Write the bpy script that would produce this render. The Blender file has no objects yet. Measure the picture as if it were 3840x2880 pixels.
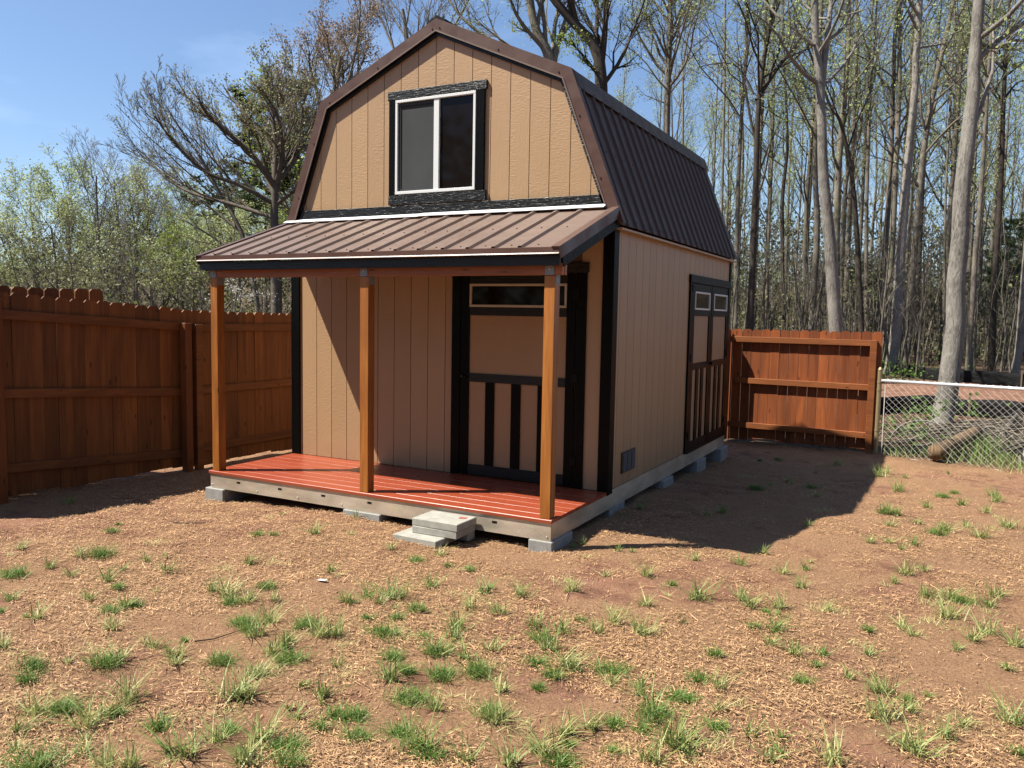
import bpy, math, random
import numpy as np
from mathutils import Vector, Matrix
random.seed(7)
R = math.radians
sc = bpy.context.scene
col = sc.collection

# ------------------------------------------------------------------ camera
CP = Vector((6.2168, -6.6961, 1.5514)); FPX = 3041.05
YAW, PITCH, ROLL = 0.4849, -0.0844, 0.0182
def cam_axes():
    f = Vector((-math.sin(YAW)*math.cos(PITCH), math.cos(YAW)*math.cos(PITCH), math.sin(PITCH)))
    r = f.cross(Vector((0, 0, 1))).normalized(); u = r.cross(f)
    return r*math.cos(ROLL)+u*math.sin(ROLL), -r*math.sin(ROLL)+u*math.cos(ROLL), f
CR, CU, CF = cam_axes()
cam = bpy.data.cameras.new('camera'); cam_o = bpy.data.objects.new('camera', cam); col.objects.link(cam_o)
cam.sensor_width = 36; cam.lens = FPX/3840*36; cam.clip_end = 2000; cam.clip_start = .05
cam_o.matrix_world = Matrix(((CR.x, CU.x, -CF.x, CP.x), (CR.y, CU.y, -CF.y, CP.y), (CR.z, CU.z, -CF.z, CP.z), (0, 0, 0, 1)))
sc.camera = cam_o

# ------------------------------------------------------------------ sky, sun, exposure
SUN_AZ = R(32.6); SUN_EL = R(55)
to_sun = Vector((-math.cos(SUN_AZ)*math.cos(SUN_EL), -math.sin(SUN_AZ)*math.cos(SUN_EL), math.sin(SUN_EL)))
w = bpy.data.worlds.new('World'); sc.world = w; w.use_nodes = True
nt = w.node_tree; nt.nodes.clear()
tint = nt.nodes.new('ShaderNodeMix'); tint.data_type = 'RGBA'; tint.blend_type = 'MULTIPLY'; tint.inputs['Factor'].default_value = 1; tint.inputs['B'].default_value = (.95, 1.03, 1.14, 1)
wo = nt.nodes.new('ShaderNodeOutputWorld'); bg = nt.nodes.new('ShaderNodeBackground'); sky = nt.nodes.new('ShaderNodeTexSky')
sky.sky_type = 'NISHITA'; sky.sun_disc = False; sky.sun_elevation = SUN_EL
sky.sun_rotation = math.atan2(to_sun.x, to_sun.y); sky.air_density = 1.0; sky.dust_density = .7; sky.ozone_density = 2.2; sky.altitude = 300
tc = nt.nodes.new('ShaderNodeTexCoord'); mp = nt.nodes.new('ShaderNodeMapping'); mp.inputs['Scale'].default_value = (1.2, 2.2, 6.0); mp.inputs['Rotation'].default_value = (0.25, 0.1, 0.5)
nz = nt.nodes.new('ShaderNodeTexNoise'); nz.inputs['Scale'].default_value = 1.6; nz.inputs['Detail'].default_value = 6; nz.inputs['Roughness'].default_value = .55
rp = nt.nodes.new('ShaderNodeValToRGB'); rp.color_ramp.elements[0].position = .48; rp.color_ramp.elements[0].color = (.04, .04, .04, 1); rp.color_ramp.elements[1].position = .8; rp.color_ramp.elements[1].color = (.42, .42, .42, 1)
mx = nt.nodes.new('ShaderNodeMix'); mx.data_type = 'RGBA'; mx.inputs['B'].default_value = (7.0, 8.6, 10.5, 1)
nt.links.new(tc.outputs['Generated'], mp.inputs[0]); nt.links.new(mp.outputs[0], nz.inputs[0]); nt.links.new(nz.outputs[0], rp.inputs[0])
nt.links.new(rp.outputs[0], mx.inputs['Factor']); nt.links.new(sky.outputs[0], mx.inputs['A']); nt.links.new(mx.outputs['Result'], tint.inputs['A']); nt.links.new(tint.outputs['Result'], bg.inputs[0])
bg.inputs['Strength'].default_value = 0.053
nt.links.new(bg.outputs[0], wo.inputs[0])
sl = bpy.data.lights.new('sun', 'SUN'); sl.energy = 5.0; sl.angle = R(.53); sl.color = (1, .95, .835)
so = bpy.data.objects.new('sun', sl); col.objects.link(so); so.rotation_euler = (-to_sun).to_track_quat('-Z', 'Y').to_euler(); so.location = (0, 0, 20)
sc.view_settings.view_transform = 'Standard'; sc.view_settings.look = 'None'; sc.view_settings.gamma = 1; sc.view_settings.exposure = 1.38
sc.view_settings.use_curve_mapping = False
sc.render.engine = 'CYCLES'

# ------------------------------------------------------------------ helpers
def ray(px, py):
    return CF + CR*((px-1920)/FPX) + CU*((1440-py)/FPX)
def at_z(px, py, z):
    d = ray(px, py); return CP + d*((z-CP.z)/d.z)
def at_depth(px, py, dep):
    return CP + ray(px, py)*dep
def at_x(px, py, x):
    d = ray(px, py); return CP + d*((x-CP.x)/d.x)
def z_over(px, py, X, Y):            # height at which the sight line through (px,py) passes the plan distance of (X,Y)
    d = ray(px, py); s = math.hypot(X-CP.x, Y-CP.y)/math.hypot(d.x, d.y); return CP.z+d.z*s

def sstep(a, b, x):
    t = max(0., min(1., (x-a)/(b-a))); return t*t*(3-2*t)
def ground_z(x, y):
    z = -.235
    z -= .055*(1-sstep(-1.0, 2.2, x))*(1-sstep(14, 22, y))
    z -= .105*sstep(.6, 4.6, y)
    z += 8.5*sstep(85, 150, math.hypot(x, y))
    z += .012*math.sin(x*2.1+1)*math.sin(y*1.7+.4)+.006*math.sin(x*5.3)*math.sin(y*4.1+1)
    return z

class MB:
    def __init__(s): s.v = []; s.f = []
    def box(s, x0, x1, y0, y1, z0, z1):
        n = len(s.v)
        s.v += [(x0,y0,z0),(x1,y0,z0),(x1,y1,z0),(x0,y1,z0),(x0,y0,z1),(x1,y0,z1),(x1,y1,z1),(x0,y1,z1)]
        s.f += [(n,n+3,n+2,n+1),(n+4,n+5,n+6,n+7),(n,n+1,n+5,n+4),(n+1,n+2,n+6,n+5),(n+2,n+3,n+7,n+6),(n+3,n,n+4,n+7)]
        return s
    def prism(s, pts, fn, a, b):      # 2-D outline pts, fn(p, t) -> 3-D, swept from a to b
        n = len(s.v); k = len(pts)
        s.v += [tuple(fn(p, a)) for p in pts]+[tuple(fn(p, b)) for p in pts]
        s.f += [tuple(range(n, n+k))[::-1], tuple(range(n+k, n+2*k))]
        for i in range(k):
            j = (i+1) % k; s.f.append((n+i, n+j, n+k+j, n+k+i))
        return s
    def slab(s, quad, nrm, th):       # planar polygon, thickened along nrm
        n = len(s.v); k = len(quad); nrm = Vector(nrm)*th
        s.v += [tuple(Vector(q)) for q in quad]+[tuple(Vector(q)+nrm) for q in quad]
        s.f += [tuple(range(n, n+k))[::-1], tuple(range(n+k, n+2*k))]
        for i in range(k):
            j = (i+1) % k; s.f.append((n+i, n+j, n+k+j, n+k+i))
        return s
    def tube(s, pts, rads, k=8, cap=True):
        n = len(s.v); pts = [Vector(p) for p in pts]
        if not hasattr(rads, '__len__'): rads = [rads]*len(pts)
        ref = Vector((.3, .2, 1)).normalized()
        if abs((pts[-1]-pts[0]).normalized().dot(ref)) > .9: ref = Vector((1, .1, 0)).normalized()
        for i, p in enumerate(pts):
            t = (pts[min(i+1, len(pts)-1)]-pts[max(i-1, 0)]).normalized()
            a = t.cross(ref).normalized(); b = t.cross(a)
            for j in range(k):
                an = 2*math.pi*j/k
                s.v.append(tuple(p+(a*math.cos(an)+b*math.sin(an))*rads[i]))
        for i in range(len(pts)-1):
            for j in range(k):
                q = (j+1) % k
                s.f.append((n+i*k+j, n+i*k+q, n+(i+1)*k+q, n+(i+1)*k+j))
        if cap:
            s.f.append(tuple(n+j for j in range(k))[::-1]); s.f.append(tuple(n+(len(pts)-1)*k+j for j in range(k)))
        return s
    def mesh(s, name, origin=(0, 0, 0), smooth=False, fixn=True):
        me = bpy.data.meshes.new(name); o = origin
        me.from_pydata([(v[0]-o[0], v[1]-o[1], v[2]-o[2]) for v in s.v], [], s.f)
        if fixn:
            import bmesh
            bm = bmesh.new(); bm.from_mesh(me); bmesh.ops.recalc_face_normals(bm, faces=bm.faces); bm.to_mesh(me); bm.free()
        if smooth:
            for p in me.polygons: p.use_smooth = True
        me.update(); return me
    def build(s, name, mat, parent=None, bevel=0, smooth=False, **kw):
        org = wloc(parent) if parent else (0, 0, 0)
        me = s.mesh(name, org, smooth); me.materials.append(mat)
        o = bpy.data.objects.new(name, me); col.objects.link(o)
        if parent: o.parent = parent
        if bevel:
            import bmesh
            bm = bmesh.new(); bm.from_mesh(me)
            bmesh.ops.bevel(bm, geom=bm.edges[:], offset=bevel, segments=1, affect='EDGES'); bm.to_mesh(me); bm.free()
        for k, v in kw.items(): o[k] = v
        return o
def wloc(o):
    l = Vector((0, 0, 0))
    while o: l += o.location; o = o.parent
    return l
def thing(name, label, cat, loc, group=None):
    o = bpy.data.objects.new(name, None); col.objects.link(o); o.location = loc; o.empty_display_size = .1
    o['label'] = label; o['category'] = cat
    if group: o['group'] = group
    return o
def box(name, mat, parent, b, bevel=0, **kw):
    return MB().box(*b).build(name, mat, parent, bevel, **kw)

# ------------------------------------------------------------------ materials
K = .565
def kc(c): return tuple(K*x for x in c)
class Mat:
    def __init__(s, name, base=(.5,.5,.5), rough=.6, spec=.5, metal=0):
        s.m = bpy.data.materials.new(name); s.m.use_nodes = True; s.n = s.m.node_tree.nodes; s.l = s.m.node_tree.links
        s.b = s.n['Principled BSDF']; s.b.inputs['Base Color'].default_value = (*kc(base), 1); s.b.inputs['Roughness'].default_value = rough
        s.b.inputs['Specular IOR Level'].default_value = spec; s.b.inputs['Metallic'].default_value = metal
        s.tc = s.n.new('ShaderNodeTexCoord')
    def new(s, t, **kw):
        n = s.n.new(t)
        for k, v in kw.items():
            if hasattr(n, k) and not isinstance(v, tuple): setattr(n, k, v)
            else: n.inputs[k].default_value = v
        return n
    def link(s, a, b): s.l.new(a, b)
    def coord(s, scale=(1,1,1), rnd=True, src='Object'):
        m = s.n.new('ShaderNodeMapping'); m.inputs['Scale'].default_value = scale
        if src == 'World':
            g = s.n.new('ShaderNodeNewGeometry'); s.link(g.outputs['Position'], m.inputs[0])
        else: s.link(s.tc.outputs[src], m.inputs[0])
        if rnd:
            oi = s.n.new('ShaderNodeObjectInfo'); mu = s.n.new('ShaderNodeMath'); mu.operation = 'MULTIPLY'; mu.inputs[1].default_value = 37.
            s.link(oi.outputs['Random'], mu.inputs[0])
            cb = s.n.new('ShaderNodeCombineXYZ'); s.link(mu.outputs[0], cb.inputs[0]); s.link(mu.outputs[0], cb.inputs[1]); s.link(mu.outputs[0], cb.inputs[2])
            s.link(cb.outputs[0], m.inputs['Location'])
        return m.outputs[0]
    def noise(s, vec, scale=5, detail=4, rough=.55, dist=0):
        n = s.n.new('ShaderNodeTexNoise'); n.inputs['Scale'].default_value = scale; n.inputs['Detail'].default_value = detail
        n.inputs['Roughness'].default_value = rough; n.inputs['Distortion'].default_value = dist; s.link(vec, n.inputs[0]); return n.outputs[0]
    def ramp(s, fac, stops):
        r = s.n.new('ShaderNodeValToRGB'); e = r.color_ramp.elements
        while len(e) < len(stops): e.new(.5)
        for i, (p, c) in enumerate(stops):
            e[i].position = p; e[i].color = (*kc(c), 1) if hasattr(c, '__len__') else (c, c, c, 1)
        s.link(fac, r.inputs[0]); return r.outputs[0]
    def mix(s, fac, a, b, mode='MIX'):
        m = s.n.new('ShaderNodeMix'); m.data_type = 'RGBA'; m.blend_type = mode
        for key, val in (('Factor', fac), ('A', a), ('B', b)):
            i = m.inputs[key]
            if hasattr(val, 'is_linked'): s.link(val, i)
            elif key == 'Factor': i.default_value = val
            else: i.default_value = (*kc(val), 1)
        return m.outputs['Result']
    def math(s, op, a, b=0.):
        m = s.n.new('ShaderNodeMath'); m.operation = op
        for i, v in enumerate((a, b)):
            if hasattr(v, 'is_linked'): s.link(v, m.inputs[i])
            else: m.inputs[i].default_value = v
        return m.outputs[0]
    def color(s, o): s.link(o, s.b.inputs['Base Color']); return s
    def rough(s, o): s.link(o, s.b.inputs['Roughness']); return s
    def bump(s, h, strength=.3, dist=.01):
        b = s.n.new('ShaderNodeBump'); b.inputs['Strength'].default_value = strength; b.inputs['Distance'].default_value = dist
        s.link(h, b.inputs['Height']); s.link(b.outputs[0], s.b.inputs['Normal']); return s
    def rand(s): return s.n.new('ShaderNodeObjectInfo').outputs['Random']

def wood(name, light, dark, axis=2, rough=.55, var=.25, knots=True, spec=.4, grain=60, bstr=.25):
    m = Mat(name, light, rough, spec)
    sc_ = [grain, grain, grain]; sc_[axis] = 2.2
    v = m.coord(tuple(sc_)); g = m.noise(v, 1.0, 5, .6, .6)
    sb = [7, 7, 7]; sb[axis] = .8
    g2 = m.noise(m.coord(tuple(sb)), 1.0, 3, .5, .8)
    c = m.ramp(g, [(.3, dark), (.65, light)])
    c = m.mix(m.ramp(g2, [(.35, 0.), (.7, .6)]), c, tuple(.55*x for x in dark))
    if knots:
        sk = [9, 9, 9]; sk[axis] = 3.2
        vo = m.n.new('ShaderNodeTexVoronoi'); m.link(m.coord(tuple(sk)), vo.inputs[0]); vo.inputs['Scale'].default_value = 1
        k = m.ramp(vo.outputs['Distance'], [(.07, 1.), (.13, 0.)])
        c = m.mix(m.math('MULTIPLY', k, .8), c, tuple(.25*x for x in dark))
    b = m.n.new('ShaderNodeHueSaturation'); m.link(c, b.inputs['Color'])
    m.link(m.math('ADD', m.math('MULTIPLY', m.rand(), var*2), 1-var), b.inputs['Value'])
    m.color(b.outputs[0]).bump(g, bstr, .004)
    return m.m

def siding(name, base, rough=.42):
    m = Mat(name, base, rough, .45)
    v = m.coord((38, 38, 5.5)); g = m.noise(v, 1, 4, .6, 1.6)
    g2 = m.noise(m.coord((22, 22, 70)), 1, 2, .5, .5)
    msk = m.ramp(m.noise(m.coord((4, 4, 1.6)), 1, 2), [(.42, 0.), (.56, 1.)])
    h = m.mix(msk, g, g2)
    big = m.noise(m.coord((3, 3, 1)), 1, 3)
    c = m.mix(m.ramp(big, [(.35, 0.), (.7, .35)]), base, tuple(.84*x for x in base))
    hs = m.n.new('ShaderNodeHueSaturation'); gz_ = m.n.new('ShaderNodeNewGeometry'); sp_ = m.n.new('ShaderNodeSeparateXYZ'); m.link(gz_.outputs['Position'], sp_.inputs[0])
    dirt = m.math('MULTIPLY', m.ramp(m.math('ADD', sp_.outputs[2], m.math('MULTIPLY', big, .25)), [(.1, .55), (.34, 0.)]), m.ramp(m.noise(m.coord((9, 9, 9)), 1, 4), [(.35, .3), (.65, 1.)]))
    c = m.mix(dirt, c, (.40, .20, .12)); m.link(c, hs.inputs['Color']); m.link(m.math('ADD', m.math('MULTIPLY', m.rand(), .09), .955), hs.inputs['Value'])
    m.color(hs.outputs[0]).bump(h, .42, .006)
    return m.m
def black_paint(name, axis=0):
    m = Mat(name, (.005, .0048, .0046), .36, .34 if axis == 0 else .08)
    s_ = [85, 85, 85]; s_[axis] = 10
    g = m.noise(m.coord(tuple(s_)), 1, 4, .6, .7)
    m.bump(g, .8, .007)
    return m.m
def painted_metal(name, base, rough=.36, spec=.5):
    m = Mat(name, base, rough, spec)
    n_ = m.noise(m.coord((2, 9, 9)), 1, 5, .6)
    m.color(m.mix(m.ramp(n_, [(.45, 0.), (.75, .5)]), base, tuple(min(1, 1.35*x+.012) for x in base)))
    m.rough(m.ramp(m.noise(m.coord((6, 6, 6)), 1, 4), [(.3, rough-.08), (.7, rough+.12)]))
    m.bump(m.noise(m.coord((1.5, 4, 4)), 1, 2), .08, .02)
    return m.m
def concrete(name, base):
    m = Mat(name, base, .9, .2)
    n1 = m.noise(m.coord((14, 14, 14)), 1, 5, .6); n2 = m.noise(m.coord((150, 150, 150)), 1, 3, .7)
    c = m.ramp(n1, [(.3, tuple(.78*x for x in base)), (.7, tuple(1.1*x for x in base))])
    c = m.mix(m.ramp(n2, [(.32, .55), (.45, 0.)]), c, tuple(.5*x for x in base))
    m.color(c).bump(n2, .5, .004); return m.m

M = {}
M['siding'] = siding('siding_paint', (.555, .347, .185))
M['panel'] = siding('door_panel_paint', (.52, .31, .155), .5)
M['groove'] = Mat('siding_groove', (.19, .11, .06), .8, .2).m
for a, n_ in enumerate('xyz'): M['black_'+n_] = black_paint('black_trim_paint_'+n_, a)
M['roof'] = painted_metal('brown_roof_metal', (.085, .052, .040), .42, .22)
M['sunlit_metal'] = painted_metal('sunlit_brown_roof_metal', (.18, .112, .084), .5)  # same roof metal, with the sun sheen put into a paler colour
M['roof_trim'] = painted_metal('brown_trim_metal', (.11, .052, .036), .42, .35)
M['galv'] = None
g = Mat('galvanised_steel', (.50, .48, .44), .42, .5, .5)
vo = g.n.new('ShaderNodeTexVoronoi'); g.link(g.coord((45, 45, 45), False), vo.inputs[0])
c = g.mix(g.ramp(g.noise(g.coord((2.5, 2.5, 7), False), 1, 4), [(.35, 0.), (.7, 1.)]), (.60, .50, .36), (1.0, .86, .66))
c = g.mix(.14, c, vo.outputs['Color']); g.color(c)
g.rough(g.ramp(g.noise(g.coord((3, 3, 3), False), 1, 3), [(.35, .3), (.7, .55)])); M['galv'] = g.m
M['bracket'] = Mat('zinc_bracket', (.34, .36, .38), .5, .4, .4).m
M['lip'] = Mat('glint_drip_lip', (.50, .40, .36), .34, .9).m  # pale colour imitates the sun glint along the brown drip edge
M['flash'] = Mat('glint_white_flashing', (1.1, 1.13, 1.13), .35, .5).m  # white stands in for sun glint on brown flashing
M['white'] = Mat('white_vinyl', (.95, .96, .95), .4, .5).m
M['tan_frame'] = Mat('cream_window_frame', (.70, .60, .48), .5, .4).m
M['pane'] = Mat('dark_window_glass', (.012, .008, .006), .05, .15).m
s_ = Mat('insect_screen', (.075, .080, .085), .8, .2); sv = s_.noise(s_.coord((300, 300, 300)), 1, 1)
sg = s_.noise(s_.coord((2.5, 2.5, 1.2), False), 1, 3)
s_.color(s_.mix(sg, s_.mix(sv, (.025, .027, .030), (.05, .054, .058)), s_.mix(sv, (.055, .06, .064), (.11, .115, .12)))); M['screen'] = s_.m
M['hole'] = Mat('dark_slot', (.01, .009, .008), .9, .1).m
M['vent'] = Mat('vent_metal', (.05, .028, .02), .5, .4).m
M['black_metal'] = Mat('black_hardware', (.005, .005, .005), .5, .12).m
M['post'] = wood('amber_stained_post', (.58, .215, .036), (.36, .105, .015), 2, .42, .06, True, .5, 45)
M['beam'] = wood('amber_stained_beam', (.55, .17, .035), (.40, .10, .02), 0, .45, .05, True, .5, 45)
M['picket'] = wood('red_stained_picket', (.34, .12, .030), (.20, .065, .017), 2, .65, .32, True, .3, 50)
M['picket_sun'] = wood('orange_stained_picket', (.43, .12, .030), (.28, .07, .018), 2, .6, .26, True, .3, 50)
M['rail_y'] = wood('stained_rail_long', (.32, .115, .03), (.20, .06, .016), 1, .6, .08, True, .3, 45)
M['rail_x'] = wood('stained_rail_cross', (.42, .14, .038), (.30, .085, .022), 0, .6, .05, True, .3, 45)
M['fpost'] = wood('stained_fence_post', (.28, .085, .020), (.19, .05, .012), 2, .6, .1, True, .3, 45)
M['raft'] = wood('raw_pine', (.40, .24, .11), (.3, .16, .07), 1, .7, .05, False)
d_ = Mat('red_deck_paint', (.42, .072, .03), .33, .5)
dn = d_.noise(d_.coord((3, 40, 40)), 1, 4, .6)
d_.color(d_.mix(d_.ramp(dn, [(.35, 0.), (.75, .5)]), (.42, .082, .034), (.31, .056, .024)))
d_.rough(d_.ramp(d_.noise(d_.coord((5, 5, 5)), 1, 4), [(.3, .24), (.7, .42)])); d_.bump(dn, .12, .003); M['deck'] = d_.m
M['block'] = concrete('concrete_block', (.42, .41, .385)); M['paver'] = concrete('concrete_paver', (.50, .48, .42))
M['fabric'] = Mat('silt_fabric', (.012, .012, .013), .55, .4).m
sf = Mat('silt_fabric', (.012, .012, .013), .8, .15); sf.bump(sf.noise(sf.coord((3, 3, 6), False), 1, 4), .8, .08); M['fabric'] = sf.m
M['wire'] = Mat('galvanised_wire', (.95, .93, .86), .5, .5, .2).m
M['rail_metal'] = Mat('galvanised_rail', (1.1, 1.12, 1.18), .32, .5, .5).m
M['terminal'] = Mat('tan_metal_post', (.40, .31, .17), .45, .5, .3).m
M['stake'] = wood('grey_stake', (.35, .27, .19), (.25, .18, .12), 2, .8, .1, False)

def bark(name, light, dark, bstr=.8, moss=None):
    m = Mat(name, light, .9, .15)
    v = m.coord((26, 26, 5)); r_ = m.noise(v, 1, 5, .65, .9)
    b_ = m.noise(m.coord((1.1, 1.1, 1.6)), 1, 4, .6)
    c = m.ramp(r_, [(.36, dark), (.6, light)])
    c = m.mix(m.ramp(b_, [(.4, 0.), (.66, .65)]), c, tuple(1.25*x for x in light))
    if moss: c = m.mix(m.ramp(m.noise(m.coord((2, 2, 1)), 1, 4), [(.5, 0.), (.68, .6)]), c, moss)
    hs = m.n.new('ShaderNodeHueSaturation'); m.link(c, hs.inputs['Color']); m.link(m.math('ADD', m.math('MULTIPLY', m.rand(), .4), .8), hs.inputs['Value'])
    m.color(hs.outputs[0]).bump(r_, bstr, .03); return m.m
M['bark_pale'] = bark('pale_grey_bark', (.37, .34, .30), (.15, .13, .11), 1.0)
M['bark'] = bark('grey_brown_bark', (.29, .25, .205), (.11, .09, .07), .9, (.16, .17, .10))
M['bark_dark'] = bark('dark_bark', (.085, .068, .055), (.035, .028, .023), .8)
M['bark_far'] = bark('far_grey_bark', (.30, .265, .23), (.15, .13, .11), .3)
M['log'] = bark('brown_log_bark', (.30, .20, .12), (.12, .075, .045), 1.0)
M['bark_oak'] = bark('brown_oak_bark', (.16, .13, .105), (.06, .05, .04), .8)
def leafm(name, a, b, rough=.6, trans=.35):
    m = Mat(name, a, rough, .3)
    at = m.n.new('ShaderNodeAttribute'); at.attribute_name = 'tone'
    c = m.ramp(at.outputs['Fac'], [(0., a), (1., b)]); m.color(c)
    if trans:
        t = m.n.new('ShaderNodeBsdfTranslucent'); m.link(c, t.inputs[0]); ms = m.n.new('ShaderNodeMixShader'); ms.inputs[0].default_value = trans
        m.link(m.b.outputs[0], ms.inputs[1]); m.link(t.outputs[0], ms.inputs[2]); m.link(ms.outputs[0], m.n['Material Output'].inputs[0])
    return m.m
M['leaf_spring'] = leafm('spring_green_leaves', (.38, .48, .14), (.68, .78, .32))
M['leaf_pale'] = leafm('pale_budding_leaves', (.46, .52, .20), (.72, .78, .38))
M['leaf_olive'] = leafm('olive_bud_leaves', (.27, .25, .11), (.50, .47, .22))
M['leaf_rust'] = leafm('rust_bud_leaves', (.36, .24, .16), (.58, .41, .28))
M['leaf_pine'] = leafm('dark_pine_needles', (.045, .08, .025), (.11, .16, .05), .6, .2)
M['leaf_bright'] = leafm('yellow_green_leaves', (.24, .34, .035), (.52, .62, .10))
M['leaf_under'] = leafm('undergrowth_leaves', (.12, .11, .06), (.30, .32, .12))
M['leaf_far'] = leafm('hazed_far_foliage', (.10, .095, .06), (.24, .25, .13))  # foliage lightened to imitate haze over the far wood
M['leaf_white'] = leafm('white_blossom', (.7, .7, .62), (.85, .85, .8))
M['grass'] = leafm('grass_blades', (.12, .27, .03), (.80, .74, .33), .5, .3)
M['straw'] = leafm('straw', (.20, .11, .05), (.98, .585, .30), .6, 0)
M['clod'] = leafm('clay_clods', (.28, .14, .085), (.56, .34, .23), .95, 0)
M['litter'] = leafm('leaf_litter', (.12, .07, .04), (.34, .22, .13), .8, 0)
M['weed'] = leafm('weed_leaves', (.08, .17, .025), (.22, .34, .07))
M['stick'] = leafm('dead_sticks', (.07, .055, .04), (.30, .25, .19), .9, 0)

# ------------------------------------------------------------------ ground (one sheet, fine near the yard)
def grid_axis(lo, hi, fine_lo, fine_hi, step):
    a = list(np.arange(fine_lo, fine_hi+1e-6, step)); s = step; x = fine_lo
    left = []
    while x > lo: s *= 1.35; x -= s; left.append(max(x, lo))
    s = step; x = fine_hi; right = []
    while x < hi: s *= 1.35; x += s; right.append(min(x, hi))
    return left[::-1]+a+right
gx = grid_axis(-300, 300, -5, 10, .075); gy = grid_axis(-60, 400, -5, 12, .075)
rng = np.random.default_rng(3)
X, Y = np.meshgrid(gx, gy)
def vn(X, Y, s, seed):
    r = np.random.default_rng(seed); T = r.random((64, 64))
    x = X*s; y = Y*s; xi = np.floor(x).astype(int); yi = np.floor(y).astype(int); fx = x-xi; fy = y-yi
    fx = fx*fx*(3-2*fx); fy = fy*fy*(3-2*fy)
    a = T[xi % 64, yi % 64]; b = T[(xi+1) % 64, yi % 64]; c = T[xi % 64, (yi+1) % 64]; d = T[(xi+1) % 64, (yi+1) % 64]
    return (a*(1-fx)+b*fx)*(1-fy)+(c*(1-fx)+d*fx)*fy
Z = np.vectorize(ground_z)(X, Y)
near = np.clip((14-np.hypot(X-2, Y-2))/4, 0, 1)
Z = Z+near*((vn(X, Y, 3.1, 1)-.5)*.03+(vn(X, Y, 8, 2)-.5)*.022)
def gz(x, y):
    return ground_z(x, y)+float((vn(np.array(x), np.array(y), 3.1, 1)-.5)*.03+(vn(np.array(x), np.array(y), 8, 2)-.5)*.022)
nx, ny = len(gx), len(gy)
V = np.stack([X.ravel(), Y.ravel(), Z.ravel()], 1)
idx = np.arange(nx*ny).reshape(ny, nx)
Fq = np.stack([idx[:-1, :-1], idx[:-1, 1:], idx[1:, 1:], idx[1:, :-1]], -1).reshape(-1, 4)
def np_mesh(name, V, F, tone=None, smooth=False):
    me = bpy.data.meshes.new(name); k = F.shape[1]
    me.vertices.add(len(V)); me.vertices.foreach_set('co', np.ascontiguousarray(V, dtype=np.float32).ravel())
    me.loops.add(F.size); me.loops.foreach_set('vertex_index', np.ascontiguousarray(F, dtype=np.int32).ravel())
    me.polygons.add(len(F)); me.polygons.foreach_set('loop_start', np.arange(0, F.size, k, dtype=np.int32))
    try: me.polygons.foreach_set('loop_total', np.full(len(F), k, dtype=np.int32))
    except Exception: pass
    if tone is not None:
        a = me.attributes.new('tone', 'FLOAT', 'POINT'); a.data.foreach_set('value', np.ascontiguousarray(tone, dtype=np.float32))
    me.update(calc_edges=True)
    if smooth: me.polygons.foreach_set('use_smooth', np.ones(len(F), dtype=bool))
    return me
def link(me, name, mat, parent=None, loc=None, **kw):
    if mat is not None and not me.materials: me.materials.append(mat)
    o = bpy.data.objects.new(name, me); col.objects.link(o)
    if parent: o.parent = parent
    if loc is not None: o.location = loc
    for k, v in kw.items(): o[k] = v
    return o
gm = Mat('red_clay_and_straw', (.4, .2, .12), .95, .15)
wp = gm.coord((1, 1, 1), False, 'World')
n_big = gm.noise(wp, .75, 4, .6, .4); n_mid = gm.noise(wp, 5, 5, .65); n_fine = gm.noise(wp, 60, 4, .7); n_str = gm.noise(gm.coord((90, 240, 60), False, 'World'), 1, 3, .6, 1.5)
clay = gm.ramp(n_mid, [(.3, (.30, .15, .09)), (.55, (.48, .245, .155)), (.75, (.57, .315, .215))])
strawc = gm.ramp(n_fine, [(.32, (.29, .15, .08)), (.5, (.53, .31, .165)), (.7, (.74, .47, .26))])
mask = gm.ramp(gm.math('ADD', n_big, gm.math('MULTIPLY', gm.math('SUBTRACT', n_mid, .5), .5)), [(.40, 0.), (.5, 1.)])
yard = gm.mix(gm.math('MULTIPLY', mask, .75), clay, strawc)
litter = gm.ramp(n_fine, [(.3, (.07, .045, .028)), (.55, (.17, .11, .07)), (.75, (.28, .19, .12))])
redsoil = gm.ramp(n_mid, [(.3, (.17, .065, .035)), (.6, (.42, .23, .155)), (.8, (.50, .30, .21))])
sep = gm.n.new('ShaderNodeSeparateXYZ'); gm.link(wp, sep.inputs[0])
yn = gm.math('ADD', sep.outputs[1], gm.math('MULTIPLY', n_big, 1.5))
m_l = gm.ramp(gm.math('MULTIPLY', gm.math('SUBTRACT', yn, 6.2), 1.2), [(0., 0.), (1., 1.)])
c = gm.mix(m_l, yard, litter)
m_r = gm.math('MULTIPLY', gm.ramp(gm.math('SUBTRACT', yn, 11.8), [(0., 0.), (1., 1.)]), gm.math('SUBTRACT', 1., gm.ramp(gm.math('SUBTRACT', yn, 23.3), [(0., 0.), (1., 1.)])))
m_r = gm.math('MULTIPLY', m_r, gm.ramp(gm.math('MULTIPLY', sep.outputs[0], .3), [(0., 0.), (1., 1.)]))
c = gm.mix(m_r, c, redsoil)
xl = gm.ramp(gm.math('MULTIPLY', gm.math('ADD', sep.outputs[0], 1.7), -2.), [(0., 0.), (1., 1.)])
c = gm.mix(xl, c, litter)
gm.color(c)
hh = gm.math('ADD', gm.math('MULTIPLY', n_fine, .6), gm.math('MULTIPLY', n_str, .6))
gm.bump(hh, 1.0, .025)
link(np_mesh('ground', V, Fq, smooth=True), 'ground', gm.m, kind='structure')
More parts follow.
